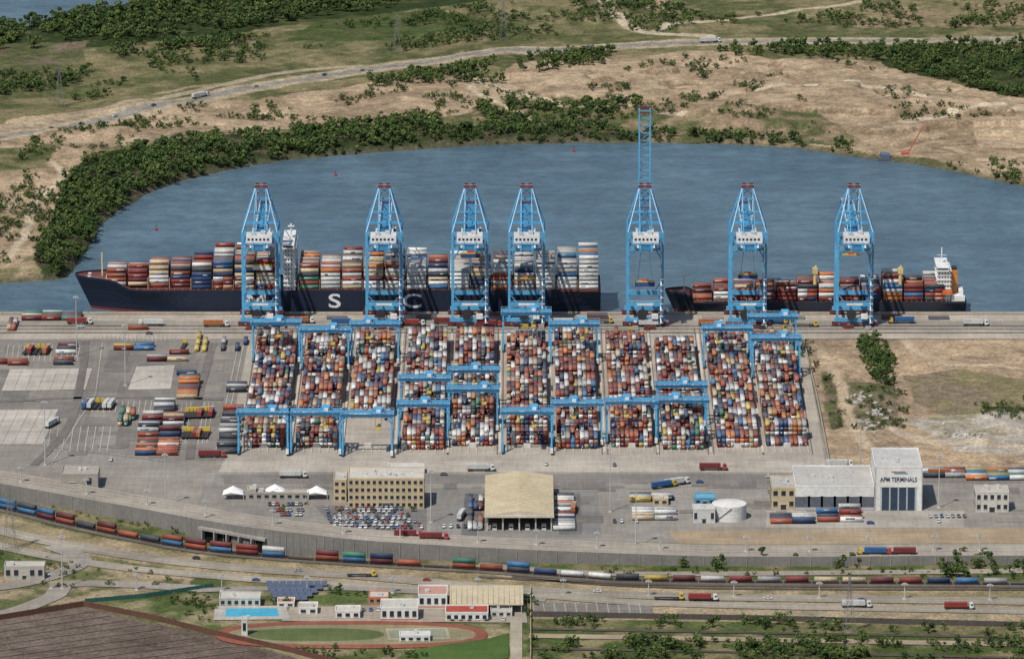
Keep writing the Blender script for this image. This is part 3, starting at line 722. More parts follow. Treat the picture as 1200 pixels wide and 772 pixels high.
# ---------------- lower corridor roads ----------------
TRP=[(-200,560),(0,596),(75,614),(160,632),(250,647),(400,659),(560,668),(680,677),(800,682),(1300,686)]
strips('rail_ballast',[TRP],11,(.14,.12,.10),ZL)
TR=smooth([G(u,v,ZL) for u,v in TRP])
strips('railway_track',[[(600,676),(800,689),(1300,691)],[(560,676),(800,686),(1300,688.5)]],3,(.10,.085,.07),ZL)
RA=[(-200,575),(0,622),(120,646),(260,664),(420,675),(600,690),(800,699),(1300,706)];RB=[(-200,592),(0,640),(120,662),(260,676),(420,686),(620,697),(800,708),(1300,718)]
strips('asphalt_road',[RA],13,(.28,.245,.195),ZL); strips('asphalt_road',[RB],11,(.30,.265,.21),ZL)
strips('lane_marking',[RA,RB],.3,(.5,.48,.42),ZL)
strips('asphalt_road',[[(560,662),(700,672),(900,672),(1300,668)]],9,(.30,.265,.21),ZL)
strips('asphalt_road',[[(-100,690),(0,688),(70,672),(95,655),(60,640)],[(-100,726),(0,720),(60,700),(90,684),(240,690)]],12,(.28,.25,.215),ZL)
strips('asphalt_road',[[(230,692),(300,690),(420,690),(640,703)]],8,(.25,.23,.2),ZL)
strips('dirt_road',[[(620,745),(900,750),(1300,757)]],8,(.32,.26,.18),ZL)
strips('railway_track',[[(620,737),(900,742),(1300,749)],[(620,760),(900,765),(1300,773)]],3.4,(.085,.07,.06),ZL)
sheet('gravel_court',[(622,706),(764,710),(766,722),(624,719)],(.19,.17,.15),base=ZL)
strips('court_line',[[(624+i*12.5,706.5),(626+i*12.5,719.5)] for i in range(11)],.4,(.36,.34,.30),ZL)
strips('furrow_row',[[(-100,748+i*7),(110+i*20,716+i*5.2)] for i in range(0,10)],.8,(.165,.13,.105),ZL)
def wallrun(name,pl,h,t,col,base):
    m=MB(); p=W_(pl,base)
    for a,b_ in zip(p[:-1],p[1:]):
        m.bar((*a,base+h/2),(*b_,base+h/2),t,h,col,MATTE)
        n=int(math.hypot(b_[0]-a[0],b_[1]-a[1])/5)
        for k in range(n):
            f=k/max(n,1); x=a[0]+(b_[0]-a[0])*f;y=a[1]+(b_[1]-a[1])*f; m.box(x-.25,x+.25,y-.25,y+.25,base,base+h+.2,col,MATTE)
    obj(name,m.mesh(name))
wallrun('brick_wall',[(-100,742),(0,726),(98,710),(180,726),(250,744),(340,764),(420,785)],3,.4,(.11,.055,.04),ZL)
wallrun('concrete_wall',[(622,722),(900,727),(1300,737)],3,.4,(.085,.075,.065),ZL)
wallrun('green_fence',[(100,706),(170,700),(250,688)],2.4,.2,(.03,.10,.08),ZL)
wallrun('boundary_wall',[(622,690),(622,772)],2.2,.3,(.42,.35,.25),ZL)
wallrun('perimeter_fence',[(941,398),(958,470),(973,549)],2.6,.2,(.40,.38,.34),0)
def wagons():
    W0=MB();C0=[];Sz=[];Co=[];rt=[]
    P0=[Vector(p) for p in TR]; seg=[0]
    for a,b_ in zip(P0[:-1],P0[1:]): seg.append(seg[-1]+(b_-a).length)
    def at(s):
        i=max(0,min(len(seg)-2,int(np.searchsorted(seg,s))-1)); f=(s-seg[i])/(seg[i+1]-seg[i]); d=P0[i+1]-P0[i]; return P0[i]+d*f,math.atan2(d.y,d.x)
    s=20
    while s<seg[-1]-20:
        p,a=at(s); c,q=math.cos(a),math.sin(a)
        W0.rbox(p.x,p.y,ZL+.9,14.4,2.2,.35,a,(.06,.04,.035))
        for d in (-5.3,5.3):
            for e in (-.9,.9): W0.rbox(p.x+c*(d+e),p.y+q*(d+e),ZL+.1,.85,2.1,.85,a,DK)
        far=p.x>60
        two=R.random()<(.5 if not far else .05)
        if R.random()<.93:
            for t in range(2 if two else 1):
                cc=pick(1,[10,6,14,26,4,8,18,8,4,3,0,12] if not far else [12,14,10,14,3,8,6,16,8,6,1,8])[0]*.9
                C0.append((p.x,p.y,ZL+1.3+1.3+t*2.62)); Sz.append((12.2,2.44,2.55)); Co.append(cc); rt.append(a)
        s+=15.3
    e=obj('container_train',None); obj('flat_wagons',W0.mesh('flat_wagons'),e); boxes('train_containers',C0,Sz,Co,parent=e,rot=np.array(rt))
wagons()
# ---------------- vehicles ----------------
def carmesh(col):
    m=MB(); pr=[(-2.2,.35),(-2.25,.8),(-2.0,1.0),(-1.5,1.05),(-.95,1.48),(.75,1.5),(1.35,1.02),(2.0,.88),(2.2,.65),(2.2,.35)]
    for (xa,za),(xb,zb) in zip(pr,pr[1:]+pr[:1]):
        gl=(max(za,zb)>1.4 and abs(zb-za)>.3)
        wa=.88 if za<1.2 else .7; wb_=.88 if zb<1.2 else .7
        m.face([(xa,-wa,za),(xb,-wb_,zb),(xb,wb_,zb),(xa,wa,za)][::-1],(.02,.02,.02) if gl else col,GLASS if gl else PAINT)
    for s in (-1,1):
        low=[(x,s*.88,z) for x,z in pr if z<1.2]; m.face(low,col)
        up=[(-1.5,s*.88,1.05),(1.35,s*.88,1.02),(.75,s*.7,1.5),(-.95,s*.7,1.48)]; m.face(up,DK,GLASS)
        for x in (-1.4,1.4): m.cyl(x,.33,s*.72 if s>0 else -.92,s*.92 if s>0 else -.72,.33,(.02,.02,.02),10,axis='y')
    return m.mesh('car_body')
CM=[carmesh(c) for c in ((.6,.6,.6),(.55,.55,.52),(.3,.31,.33),(.05,.05,.06),(.30,.04,.03),(.05,.1,.25),(.15,.15,.16),(.55,.55,.55))]
def park(u0,u1,v,n,base=0,a=rad(90),name='parked_car',p=.85):
    for k in range(n):
        if R.random()>p: continue
        u=u0+(u1-u0)*k/max(n-1,1); x,y=G(u,v,base); obj(name,R.choice(CM),loc=(x,y,base+.5),rz=a+R.choice((0,math.pi))+R.uniform(-.04,.04))
for v,a_,b_ in ((597,383,470),(600,384,474),(604.5,385,478),(608,386,480),(612,388,486),(616,392,492),(619,396,494)): park(a_,b_,v,16,p=.9)
park(316,352,592,9);park(322,354,599,8);park(330,352,604,6);park(520,545,618,4);park(720,780,612,8,p=.7);park(1090,1130,606,7)
park(20,50,676,6,ZL);park(408,470,716,8,ZL);park(520,600,727,9,ZL)
def truckmesh(cab,cont,L=12.2):
    m=MB()
    m.box(-L/2-.2,L/2+1.4,-1.0,1.0,.9,1.25,DK)
    for x in (-L/2+1,-L/2+2.3,L/2-1.4,L/2+.1,L/2+3.2):
        for s in (-1,1): m.cyl(x,.52,s*1.2-.18,s*1.2+.18,.52,(.02,.02,.02),10,axis='y')
    x=L/2+1.2
    m.hexa([(x,-1.2,.7),(x+2.5,-1.2,.7),(x+2.5,1.2,.7),(x,1.2,.7),(x,-1.15,3.5),(x+1.9,-1.1,3.4),(x+1.9,1.1,3.4),(x,1.15,3.5)],cab)
    m.hexa([(x+2.42,-1,2),(x+2.45,-1,2),(x+2.45,1,2),(x+2.42,1,2),(x+2.0,-1,3.1),(x+2.08,-1,3.1),(x+2.08,1,3.1),(x+2.0,1,3.1)],DK,GLASS)
    m.box(x+.7,x+1.8,-1.24,-1.19,2.1,3,DK,GLASS); m.box(x-.4,x+3,-1,1,.5,.9,DK)
    if cont:
        m.box(-L/2,L/2,-1.22,1.22,1.3,3.9,cont,CONT,tuple(.8*c+.06 for c in cont))
        for k in range(int(L/.8)): m.box(-L/2+.3+k*.8,-L/2+.5+k*.8,-1.25,-1.22,1.5,3.7,tuple(c*.8 for c in cont),CONT)
    return m.mesh('truck_body')
TM=[truckmesh(c,k) for c,k in (((.6,.6,.6),(.25,.04,.03)),((.4,.05,.04),(.17,.03,.03)),((.6,.6,.6),(.5,.5,.47)),((.55,.38,.05),(.03,.10,.24)),((.6,.6,.6),(.35,.12,.04)),((.55,.38,.05),None))]
def truck(u,v,a=0,k=None,base=0,z=None):
    x,y=G(u,v,base); obj('container_truck',TM[R.randrange(5) if k is None else k],loc=(x,y,(base if z is None else z)+.5),rz=a)
for u,v,a,k in ((832,551,0,1),(560,552,0,2),(215,408,1.5,5),(775,572,.5,3),(790,569,.5,2),(520,380,0,None),(660,381,math.pi,None),(700,379,0,5),(905,380,0,3),(1060,379,math.pi,None),(400,381,0,None),(350,379,0,4),(245,536,0,1),(830,382,0,4),(340,560,0,2),(1100,558,0,None),(980,547,0,2),(60,500,1.2,2),(540,608,1.4,2),(672,600,1.5,4),(570,383,0,1),(480,382,0,0),(760,383,math.pi,2),(940,383,0,5),(250,383,0,4),(180,382,math.pi,2),(90,380,0,0),(1140,382,0,2)): truck(u,v,a,k)
for i in range(8): truck(218+i*4.2,489-i*.2,1.5,R.choice((5,5,0,2)))
for i in range(7): truck(215+i*4.5,512,1.5,R.choice((5,5,4,1)))
for i in range(6): truck(100+i*6,478,1.45,R.choice((5,3,2)))
for i in range(5): truck(30+i*6,414,1.45,R.choice((5,0,4)))
for u,v in ((475,637),(505,640)): truck(u,v-1,-.02,1,0,3.2)
for u,v in ((1026,650),(1060,650)): truck(u,v,math.pi,R.choice((1,3)),0)
for u,v in ((780,703),(820,704),(1000,712),(420,676),(1120,714)): truck(u,v,0,R.choice((2,5,0)),ZL)
def onland(u,v,a,k):
    x,y=G(u,v); z=float(zat(np.array([x]),np.array([y]))[0])
    if k<0: obj('car',R.choice(CM),loc=(x,y,z+.2),rz=a)
    else: obj('container_truck',TM[k],loc=(x,y,z+.2),rz=a)
for u,v,k in ((233,114.5,2),(180,126,-1),(424,82,-1),(135,135,-1),(690,57,-1),(300,102,-1),(60,150,-1),(830,52,2),(970,49.5,-1),(380,87,-1)): onland(u,v,.8 if u<480 else .2,k)
for u,v in ((230,655),(350,670),(500,681),(700,694),(900,702),(1010,704),(620,699),(300,681)):
    x,y=G(u,v,ZL); obj('car',R.choice(CM),loc=(x,y,ZL+.4),rz=-.1)
for u,v in ((95,384),(175,392),(330,556),(520,557),(900,559),(640,545),(720,546),(1020,614),(950,612),(1100,612),(820,566),(130,540)):
    x,y=G(u,v); obj('car',R.choice(CM),loc=(x,y,.45),rz=R.choice((0,.1,1.5)))
def loose(u0,u1,v0,v1,orient,hm,w=None,dens=.9,base=0,gap=.35,colgap=0):
    x0,ya=G(u0,v1,base);x1,_=G(u1,v1,base);_,yb=G(u0,v0,base)
    lx,ly=(12.19,2.44) if orient=='x' else (2.44,12.19)
    C0=[];Sz=[];y=ya+ly/2
    while y<yb:
        x=x0+lx/2
        while x<x1:
            if R.random()<dens:
                for t in range(R.randint(max(1,hm-1),hm)): C0.append((x+R.uniform(-.1,.1),y,base+1.7+t*2.62)); Sz.append((lx,ly,2.52))
            x+=lx+gap
        y+=ly+gap+colgap
    if C0: boxes('container_stack',C0,Sz,pick(len(C0),w),detail=True)
wR=[26,14,2,4,1,16,8,20,4,0,0,4]
loose(180,206,476,484,'x',2,wR);loose(166,205,490,499,'x',2,wR,1,0,.3,.6);loose(161,200,504,512,'x',2,wR,1,0,.3,.6);loose(158,200,517,534,'x',1,[2,4,2,26,10,1,1,6,1,0,0,12],.8,0,.3,3)
loose(253,278,483,535,'x',2,wR,.9,0,.3,2.6)
loose(207,230,430,440,'x',1,[5,5,14,10,14,10,4,4,2,2,0,2],.5,0,.3,5);loose(207,230,448,468,'x',2,[5,5,14,10,24,10,4,4,2,2,0,2]);loose(25,92,369,376,'x',1,[4,1,26,5,2,6,12,1,1,14,1,4])
loose(150,175,385,387,'x',1,[20,1,5,3,2,6,18,1,1,14,1,4]);loose(62,75,406,428,'x',1,None,.6,0,.3,6);loose(133,178,406,411,'x',1,[4,2,8,5,2,6,14,1,1,2,6,4],.8)
loose(172,212,414,424,'x',1,[10,2,20,5,2,3,3,3,3,2,1,4],.5,0,.5,3)
loose(228,240,392,413,'y',1,[0,0,0,0,6,0,0,0,0,0,50,0],.7,0,2.2,1);loose(250,290,396,412,'y',1,[3,3,0,0,0,10,16,9,0,0,0,0],.4,0,2,1)
loose(138,160,480,500,'y',2,[3,1,0,4,8,1,3,1,8,14,2,0],.4,0,1);loose(8,20,376,388,'y',1,None,.8);loose(265,290,452,460,'x',1,wR,.8)
loose(548,566,580,622,'y',1,wR,.7,0,.5,1);loose(648,663,582,622,'x',1,[30,20,6,2,2,2,2,6,3,0,0,2],.8,0,.3,2)
loose(738,782,583,590,'x',1,[20,8,2,6,2,5,2,5,30,0,4,0],.7);loose(741,785,597,610,'x',1,[20,8,2,6,2,5,2,5,30,0,4,0],.7,0,.4,3)
loose(903,955,606,614,'x',1,[10,4,10,10,2,20,14,4,3,0,0,2],.8);loose(958,1010,598,612,'x',2,[5,4,14,18,12,10,10,14,3,0,0,2],.6,0,.5,3)
loose(1082,1130,553,560,'x',1,[10,4,22,10,2,2,2,4,3,0,0,2],.6);loose(1132,1200,552,563,'x',1,[20,4,2,2,6,12,14,4,6,4,8,2],.95,0,.3,1.2)
loose(2,40,388,420,'x',1,[10,10,5,5,5,5,5,5,5,5,5,5],.15,0,2,4);loose(-40,20,425,430,'x',1,None,.6)
m=MB()
for u in (345,395,500,585,665,700,835,930,1045,1100):
    x,y=G(u,373.5)
    for k in range(R.randint(1,3)): m.box(x-6.5,x+6.5,y-3,y+3,.35+k*1.1,1.25+k*1.1,R.choice(((.14,.05,.04),(.25,.24,.22),(.10,.10,.11))))
obj('hatch_cover_piles',m.mesh('hatch_cover_piles'))
m=MB()
for k in range(60):   # precast blocks dumped on the vacant lot
    u,v=R.choice(((1005,468),(1030,486),(1015,500),(1150,515),(1120,508))); x,y=G(u+R.gauss(0,9),v+R.gauss(0,3.5)); z=float(zat(np.array([x]),np.array([y]))[0])
    m.rbox(x,y,z-.1,R.uniform(1.2,4),R.uniform(1,2.4),R.uniform(.6,1.6),R.uniform(0,3),R.choice(((.45,.43,.38),(.38,.35,.3),(.5,.48,.44))),MATTE)
obj('concrete_block_pile',m.mesh('concrete_block_pile'))
# ---------------- buildings ----------------
def building(name,u0,u1,vt,vb,depth,wallc,roofc,st_=2,bay=4.0,base=0,units=2,door=None,band=None,parapet=.7,ww=.55):
    x0,y=G(u0,vb,base);x1,_=G(u1,vb,base);h=(vb-vt)*S(vb,base)/.972;w=x1-x0
    P={k:MB() for k in ('walls','roof','windows','roof_units','doors')}
    P['walls'].box(0,w,0,depth,0,h,wallc,MATTE)
    Rf=P['roof']; Rf.box(.35,w-.35,.35,depth-.35,h,h+.06,roofc,MATTE)
    for b4 in ((-.1,w+.1,-.1,.3),(-.1,w+.1,depth-.3,depth+.1),(-.1,.3,.3,depth-.3),(w-.3,w+.1,.3,depth-.3)): Rf.box(b4[0],b4[1],b4[2],b4[3],h-.25,h+parapet,tuple(min(.8,c*1.05) for c in wallc),MATTE)
    for k in range(1,int(w/8)): Rf.box(k*8,k*8+.15,.5,depth-.5,h+.06,h+.1,tuple(c*.8 for c in roofc),MATTE)
    sh=h/max(st_,1)
    if st_:
        for s in range(st_):
            z0=s*sh+sh*.32;z1=s*sh+sh*.78
            n=max(1,int(w/bay)); bw=w/n
            for k in range(n):
                c=(k+.5)*bw
                if door and s==0 and any(abs(c-d[0]*w)<d[1]/2+bw*ww/2 for d in door): continue
                P['windows'].box(c-bw*ww/2,c+bw*ww/2,-.06,.02,z0,z1,DK,GLASS)
                P['windows'].box(c-bw*ww/2-.1,c+bw*ww/2+.1,-.22,.0,z0-.22,z0-.03,(.5,.47,.41),MATTE)
            n=max(1,int(depth/bay)); bd=depth/n
            for k in range(n):
                c=(k+.5)*bd
                for xx in ((-.06,.02),(w-.02,w+.06)): P['windows'].box(xx[0],xx[1],c-bd*.25,c+bd*.25,z0,z1,DK,GLASS)
    if band: P['walls'].box(-.12,w+.12,-.14,-.01,h*.02,h*.14,band,MATTE)
    if door:
        for f,dw,dh,dc in door:
            P['doors'].box(f*w-dw/2,f*w+dw/2,-.08,.02,.05,dh,dc,PAINT); P['doors'].box(f*w-dw/2-.3,f*w+dw/2+.3,-.3,-.02,dh+.02,dh+.35,(.45,.43,.39),MATTE)
    for k in range(units):
        a=R.uniform(.12,.8)*w;b5=R.uniform(.2,.7)*depth; s=R.uniform(1.2,2.6); P['roof_units'].box(a,a+s,b5,b5+s,h+.07,h+R.uniform(1.1,2),(.5,.5,.48),PAINT)
    return group(name,P,(x0,y,base)),(x0,y,w,h)
cream=(.47,.375,.235);wht=(.62,.61,.58)
building('office_building',408,497,561,596,24,cream,(.48,.45,.39),4,3.2,0,12,[(.5,4,3.4,(.06,.07,.08))])
building('office_annex',391,406,563,588,20,cream,(.42,.4,.35),3,3.2,0,2)
building('office_penthouse',455,497,548,555,8,(.55,.53,.49),(.45,.45,.43),0,4,0,0)
building('substation',72,115,556,573,20,(.30,.275,.235),(.34,.31,.27),1,7,0,2,[(.3,4,4,(.05,.05,.05))],ww=.3)
building('workshop_office',904,932,572,597,26,cream,(.38,.36,.33),2,3.4,0,4,[(.5,3,3,DK)])
building('workshop_hall',932,1024,570,598,44,wht,(.40,.385,.355),0,4,0,8,[(.09+.165*k,8.5,8,(.10,.11,.13)) for k in range(6)],band=(.4,.4,.4))
bo,(bx_,by_,bw_,bh_)=building('maintenance_tower_hall',1025,1080,547,598,40,wht,(.44,.43,.41),0,4,0,3,[(.5,20,13.5,(.03,.05,.08))])
mm=MB()
for k in range(5): mm.box(bw_/2-10+k*4.8,bw_/2-9.2+k*4.8,-.3,-.1,0,13.4,(.35,.38,.4))
mm.box(-.2,0.4,-.3,-.12,0,bh_,(.42,.42,.41),MATTE);mm.box(bw_-.4,bw_+.2,-.3,-.12,0,bh_,(.42,.42,.41),MATTE)
obj('door_mullions',mm.mesh('door_mullions'),bo)
cu=bpy.data.curves.new('facade_lettering','FONT'); cu.body='APM TERMINALS'; cu.size=3.6; cu.offset=.05; cu.extrude=.03; cu.align_x='CENTER'
o=bpy.data.objects.new('tmp',cu); scn.collection.objects.link(o); dg=bpy.context.evaluated_depsgraph_get(); m2=bpy.data.meshes.new_from_object(o.evaluated_get(dg)); bpy.data.objects.remove(o)
m2.materials.clear(); m2.materials.append(M_paint); ca=m2.color_attributes.new('Col','FLOAT_COLOR','CORNER'); ca.data.foreach_set('color',np.tile(np.array([.04,.06,.1,1],np.float32),len(m2.loops)))
q=obj('facade_lettering',m2,bo,loc=(bw_/2,-.2,bh_-8.2)); q.rotation_euler=(rad(90),0,0); q.scale=(.78,1,1)
mm=MB(); mm.bar((bw_/2-4,-.2,bh_-2.5),(bw_/2+4,-.2,bh_-2.5),.1,.5,(.5,.15,.03)); mm.bar((bw_/2-2.5,-.2,bh_-3.4),(bw_/2+5,-.2,bh_-3.4),.1,.5,(.05,.3,.5)); obj('logo_stripe',mm.mesh('logo_stripe'),bo)
building('gate_office',1143,1182,577,600,14,(.48,.455,.40),(.40,.37,.33),2,3.5,0,3,[(.5,3,3,DK)])
building('guard_house',5,52,664,679,10,(.40,.37,.32),(.44,.42,.37),1,4,ZL,1,[(.5,2,2.4,DK)])
building('pump_house',812,838,597,613,10,(.52,.52,.5),(.48,.47,.44),1,3,0,1,[(.5,2,2.6,DK)])
building('blue_shed',814,838,584,592,10,(.1,.28,.4),(.12,.33,.45),1,3,0,0,[(.5,2,2.6,DK)])
building('site_office',765,783,585,592,7,cream,(.45,.42,.36),1,3,0,1)
building('reception_building',290,300,574,585,8,(.45,.41,.34),(.44,.41,.35),1,3,0,1)
building('canteen_building',290,362,578,586,8,(.34,.315,.27),(.36,.33,.29),1,4,0,3)
m=MB(); tx_,ty_=G(855,612); m.cyl(0,0,0,8.5,9.6,(.60,.59,.56),40,m=MATTE); m.cyl(0,0,8.5,9.9,9.6,(.60,.59,.56),40,.6,m=MATTE)
for k in range(16): m.bar((-9.9*math.cos(.7+k*.06),-9.9*math.sin(.7+k*.06),k*.53),(-9.9*math.cos(.76+k*.06),-9.9*math.sin(.76+k*.06),k*.53+.5),.8,.15,(.4,.4,.4))
for z in (2.2,4.4,6.6): m.cyl(0,0,z,z+.12,9.65,(.45,.45,.43),40,m=MATTE)
obj('water_tank',m.mesh('water_tank'),loc=(tx_,ty_+9.6,0))
x0,y=G(570,622);x1,_=G(647,622);w=x1-x0;hh=8.5;dp=82
P={k:MB() for k in ('columns','roof','fascia','booths')}
for a in range(5):
    for b5 in range(8): P['columns'].box(a*w/4-.4+(.4 if a==0 else -.4 if a==4 else 0),a*w/4+.4+(.4 if a==0 else -.4 if a==4 else 0),b5*dp/7,b5*dp/7+.8,0,hh,(.45,.42,.36),MATTE)
rc1=(.50,.42,.28)
P['roof'].face([(-1,-1.5,hh+.9),(w*.5,-1.5,hh+3.4),(w*.5,dp+1,hh+3.4),(-1,dp+1,hh+.9)],rc1,MATTE)
P['roof'].face([(w*.5,-1.5,hh+3.4),(w+1,-1.5,hh+.9),(w+1,dp+1,hh+.9),(w*.5,dp+1,hh+3.4)],rc1,MATTE)
for k in range(21): P['roof'].bar((-1,k*dp/20.5,hh+1.0),(w*.5,k*dp/20.5,hh+3.5),.2,.1,(.44,.37,.25),MATTE); P['roof'].bar((w+1,k*dp/20.5,hh+1.0),(w*.5,k*dp/20.5,hh+3.5),.2,.1,(.44,.37,.25),MATTE)
P['fascia'].box(-1.1,w+1.1,-1.9,-1.5,hh-.3,hh+1,(.52,.48,.39),MATTE)
P['fascia'].face([(-1,-1.55,hh+1),(w+1,-1.55,hh+1),(w/2,-1.55,hh+3.3)],(.48,.43,.34),MATTE)
P['fascia'].box(0,w,dp-.5,dp,0,hh,(.36,.34,.3),MATTE)
for a in (0,w-.3): P['fascia'].box(a,a+.3,10,dp-1,2.5,hh,(.4,.37,.32),MATTE)
for a in range(4): P['booths'].box(a*w/4+w/8-1.2,a*w/4+w/8+1.2,2,6,0,3,(.55,.55,.5),PAINT); P['booths'].box(a*w/4+w/8-1,a*w/4+w/8+1,1.94,2,1.2,2.3,DK,GLASS)
group('gate_canopy',P,(x0,y,0))
for u,v in ((273,586),(322,584),(371,586)):
    x,y=G(u,v); m=MB(); s=6
    pk=(0,4,7.5)
    cs=[(-s,0,3.2),(-s*.2,-.5,4.6),(s,0,3.2),(s*.9,5,4.4),(s,9,3.2),(0,9.5,4.6),(-s,9,3.2),(-s*.9,5,4.4)]
    for a,b5 in zip(cs,cs[1:]+cs[:1]): m.face([a,b5,pk],(.7,.7,.69),MATTE)
    for a in (cs[0],cs[2],cs[4],cs[6]): m.cyl(a[0],a[1],0,3.3,.15,(.5,.5,.5),6)
    m.cyl(0,4,0,7.4,.15,(.5,.5,.5),6); obj('shade_sail',m.mesh('shade_sail'),loc=(x,y,0))
rr=(.34,.07,.045)
def pav(name,u0,u1,vt,vb,d,wc,rc,**k): return building(name,u0,u1,vt,vb,d,wc,rc,1,3.5,ZL,1,**k)
pav('pool_pavilion',257,305,701,711,12,(.45,.45,.41),(.46,.44,.39))
pav('club_house',446,490,712,727,16,wht,(.44,.42,.37),band=rr);pav('club_annex',522,572,718,728,14,wht,rr,band=rr)
pav('classroom_building',393,422,716,725,10,wht,(.48,.44,.37),band=rr);pav('classroom_building',490,524,697,712,18,wht,(.42,.24,.19),band=rr)
pav('kiosk_building',432,455,700,708,12,(.45,.18,.1),(.48,.44,.37));pav('sports_office',350,372,712,720,10,wht,(.4,.37,.32));pav('equipment_shed',468,504,745,752,8,(.6,.6,.58),(.52,.52,.5))
pav('storage_block',283,290,725,745,4,(.55,.55,.53),(.46,.46,.46));pav('changing_rooms',325,345,706,711,9,wht,(.45,.2,.13));pav('workshop_shed',575,600,716,723,9,(.5,.48,.44),(.40,.38,.34))
x0,y=G(528,719,ZL);x1,_=G(612,719,ZL);w=x1-x0;d=34;P={'columns':MB(),'roof':MB()}
for a in range(7):
    for b5 in (0,1): P['columns'].box(a*w/6.1,a*w/6.1+.4,b5*d*.9,b5*d*.9+.4,0,5,(.45,.43,.38),MATTE)
P['roof'].hexa([(-.5,-.5,5),(w+.5,-.5,5),(w+.5,d,5.6),(-.5,d,5.6),(-.5,-.5,5.4),(w+.5,-.5,5.4),(w+.5,d,6),(-.5,d,6)],(.48,.41,.28),MATTE)
for k in range(14): P['roof'].box(k*w/13.5,k*w/13.5+.2,-.4,d-.2,5.95,6.05,(.42,.355,.245),MATTE)
group('open_canopy',P,(x0,y,ZL))
sheet('club_paving',[(340,712),(615,706),(618,730),(330,728)],(.34,.295,.235),base=ZL)
sheet('pool_deck',[(252,711),(335,710),(340,726),(250,727)],(.42,.39,.35),base=ZL)
sheet('swimming_pool',[(265,713.5),(325,713),(327,722.5),(264,723)],(.06,.34,.47),base=ZL,m=PAINT)
def oval(cu_,cv,ru,rv,k=48):
    cx,cy=G(cu_,cv,ZL); rx=ru*S(cv,ZL); ry=abs(G(cu_,cv-rv,ZL)[1]-cy)
    out=[]
    for i in range(k):
        t=2*math.pi*i/k; c,s=math.cos(t),math.sin(t)
        out.append((cx+rx*math.copysign(abs(c)**.75,c),cy+ry*math.copysign(abs(s)**.85,s)))
    return out
sheet('running_track',oval(412,744,160,16),(.25,.09,.06),base=ZL,world=True)
sheet('infield',oval(412,744,146,11.5),(.25,.22,.13),base=ZL,world=True)
sheet('infield_grass',oval(370,744,80,7.5),(.105,.13,.05),base=ZL,world=True)
sheet('sports_court',[(452,737),(524,736),(528,749),(455,750)],(.36,.32,.22),base=ZL)
sheet('court_border',[(455,738.5),(521,737.5),(524,747.5),(458,748.5)],(.26,.26,.19),base=ZL)
sheet('lawn',[(480,762),(575,748),(596,742),(596,772),(440,790)],(.065,.11,.028),base=ZL)
sheet('paved_path',[(598,728),(612,728),(612,800),(598,800)],(.36,.32,.24),base=ZL)
m=MB()
for r in range(5):
    xa,y=G(312+r*2,687+r*4.2,ZL);xb,_=G(383-r*7,687+r*4.2,ZL); x=xa
    while x<xb:
        z_=ZL+.5
        m.hexa([(x,y-2.2,z_+.8),(x+3.4,y-2.2,z_+.8),(x+3.4,y+2.2,z_+2.2),(x,y+2.2,z_+2.2),(x,y-2.2,z_+.9),(x+3.4,y-2.2,z_+.9),(x+3.4,y+2.2,z_+2.3),(x,y+2.2,z_+2.3)],(.08,.10,.15)); m.bar((x+1.7,y,ZL),(x+1.7,y,z_+1.5),.15,.15,(.5,.5,.5)); x+=3.7
obj('solar_panel_array',m.mesh('solar_panel_array'))
# ---------------- masts and pylons ----------------
def mast(h):
    m=MB(); m.cyl(0,0,0,h,.4,(.42,.42,.40),8,.18); m.cyl(0,0,h-.4,h+.1,1.2,(.3,.3,.3),10)
    for k in range(8):
        t=k*math.pi/4; m.rbox(1.5*math.cos(t),1.5*math.sin(t),h-.7,.7,.45,.35,t,(.5,.5,.48))
    m.box(-1,1,-1,1,0,.6,(.45,.43,.38),MATTE); return m.mesh('mast')
M40=mast(38);M28=mast(30);M12=mast(9)
for u,v,mm_ in ((147,452,M40),(53,545,M40),(90,418,M40),(715,600,M40),(505,612,M28),(194,592,M28),(1008,552,M28),(745,640,M28),(1100,595,M28),(73,690,M28)):
    b0=ZL if v>660 else 0; x,y=G(u,v,b0); obj('high_mast_light',mm_,loc=(x,y,b0))
for i in range(16):
    x=G(20+i*76,600)[0]
    j=min(range(len(sm)),key=lambda k:abs(sm[k][0]-x)); obj('street_lamp',M12,loc=(sm[j][0],sm[j][1]+13.0,hs[j]))
for i in range(12):
    u=60+i*100; x,y=G(u,690+ i*1.2,ZL); obj('street_lamp',M12,loc=(x,y,ZL))
def pylon():
    m=MB(); c=(.20,.20,.19)
    def hw(z): return 3.0*(1-z/30)+.6 if z<30 else .6
    zs=[0,6,12,17,22,26,30,34,38]
    for a,b5 in zip(zs[:-1],zs[1:]):
        p,q=hw(a),hw(b5)
        for (i,j),(k,l) in zip(((-1,-1),(1,-1),(1,1),(-1,1)),((1,-1),(1,1),(-1,1),(-1,-1))):
            m.bar((i*p,j*p,a),(i*q,j*q,b5),.18,.18,c); m.bar((i*p,j*p,a),(k*q,l*q,b5),.09,.09,c); m.bar((k*p,l*p,a),(i*q,j*q,b5),.09,.09,c)
    for z,w in ((26,5),(30,4.4),(34,3.8)):
        for s in (-1,1): m.bar((0,-.6,z),(s*w,0,z+.4),.13,.13,c);m.bar((0,.6,z),(s*w,0,z+.4),.13,.13,c);m.bar((0,0,z+1.8),(s*w,0,z+.4),.1,.1,c)
    return m.mesh('lattice')
PY=pylon()
for u,v,s in ((12,645,1),(70,124,.85),(465,62,.8),(590,48,.8),(995,742,.85)):
    b0=ZL if v>600 else 0; x,y=G(u,v,b0); z=float(zat(np.array([x]),np.array([y]))[0]); obj('transmission_pylon',PY,loc=(x,y,z),rz=.3,sc=s)
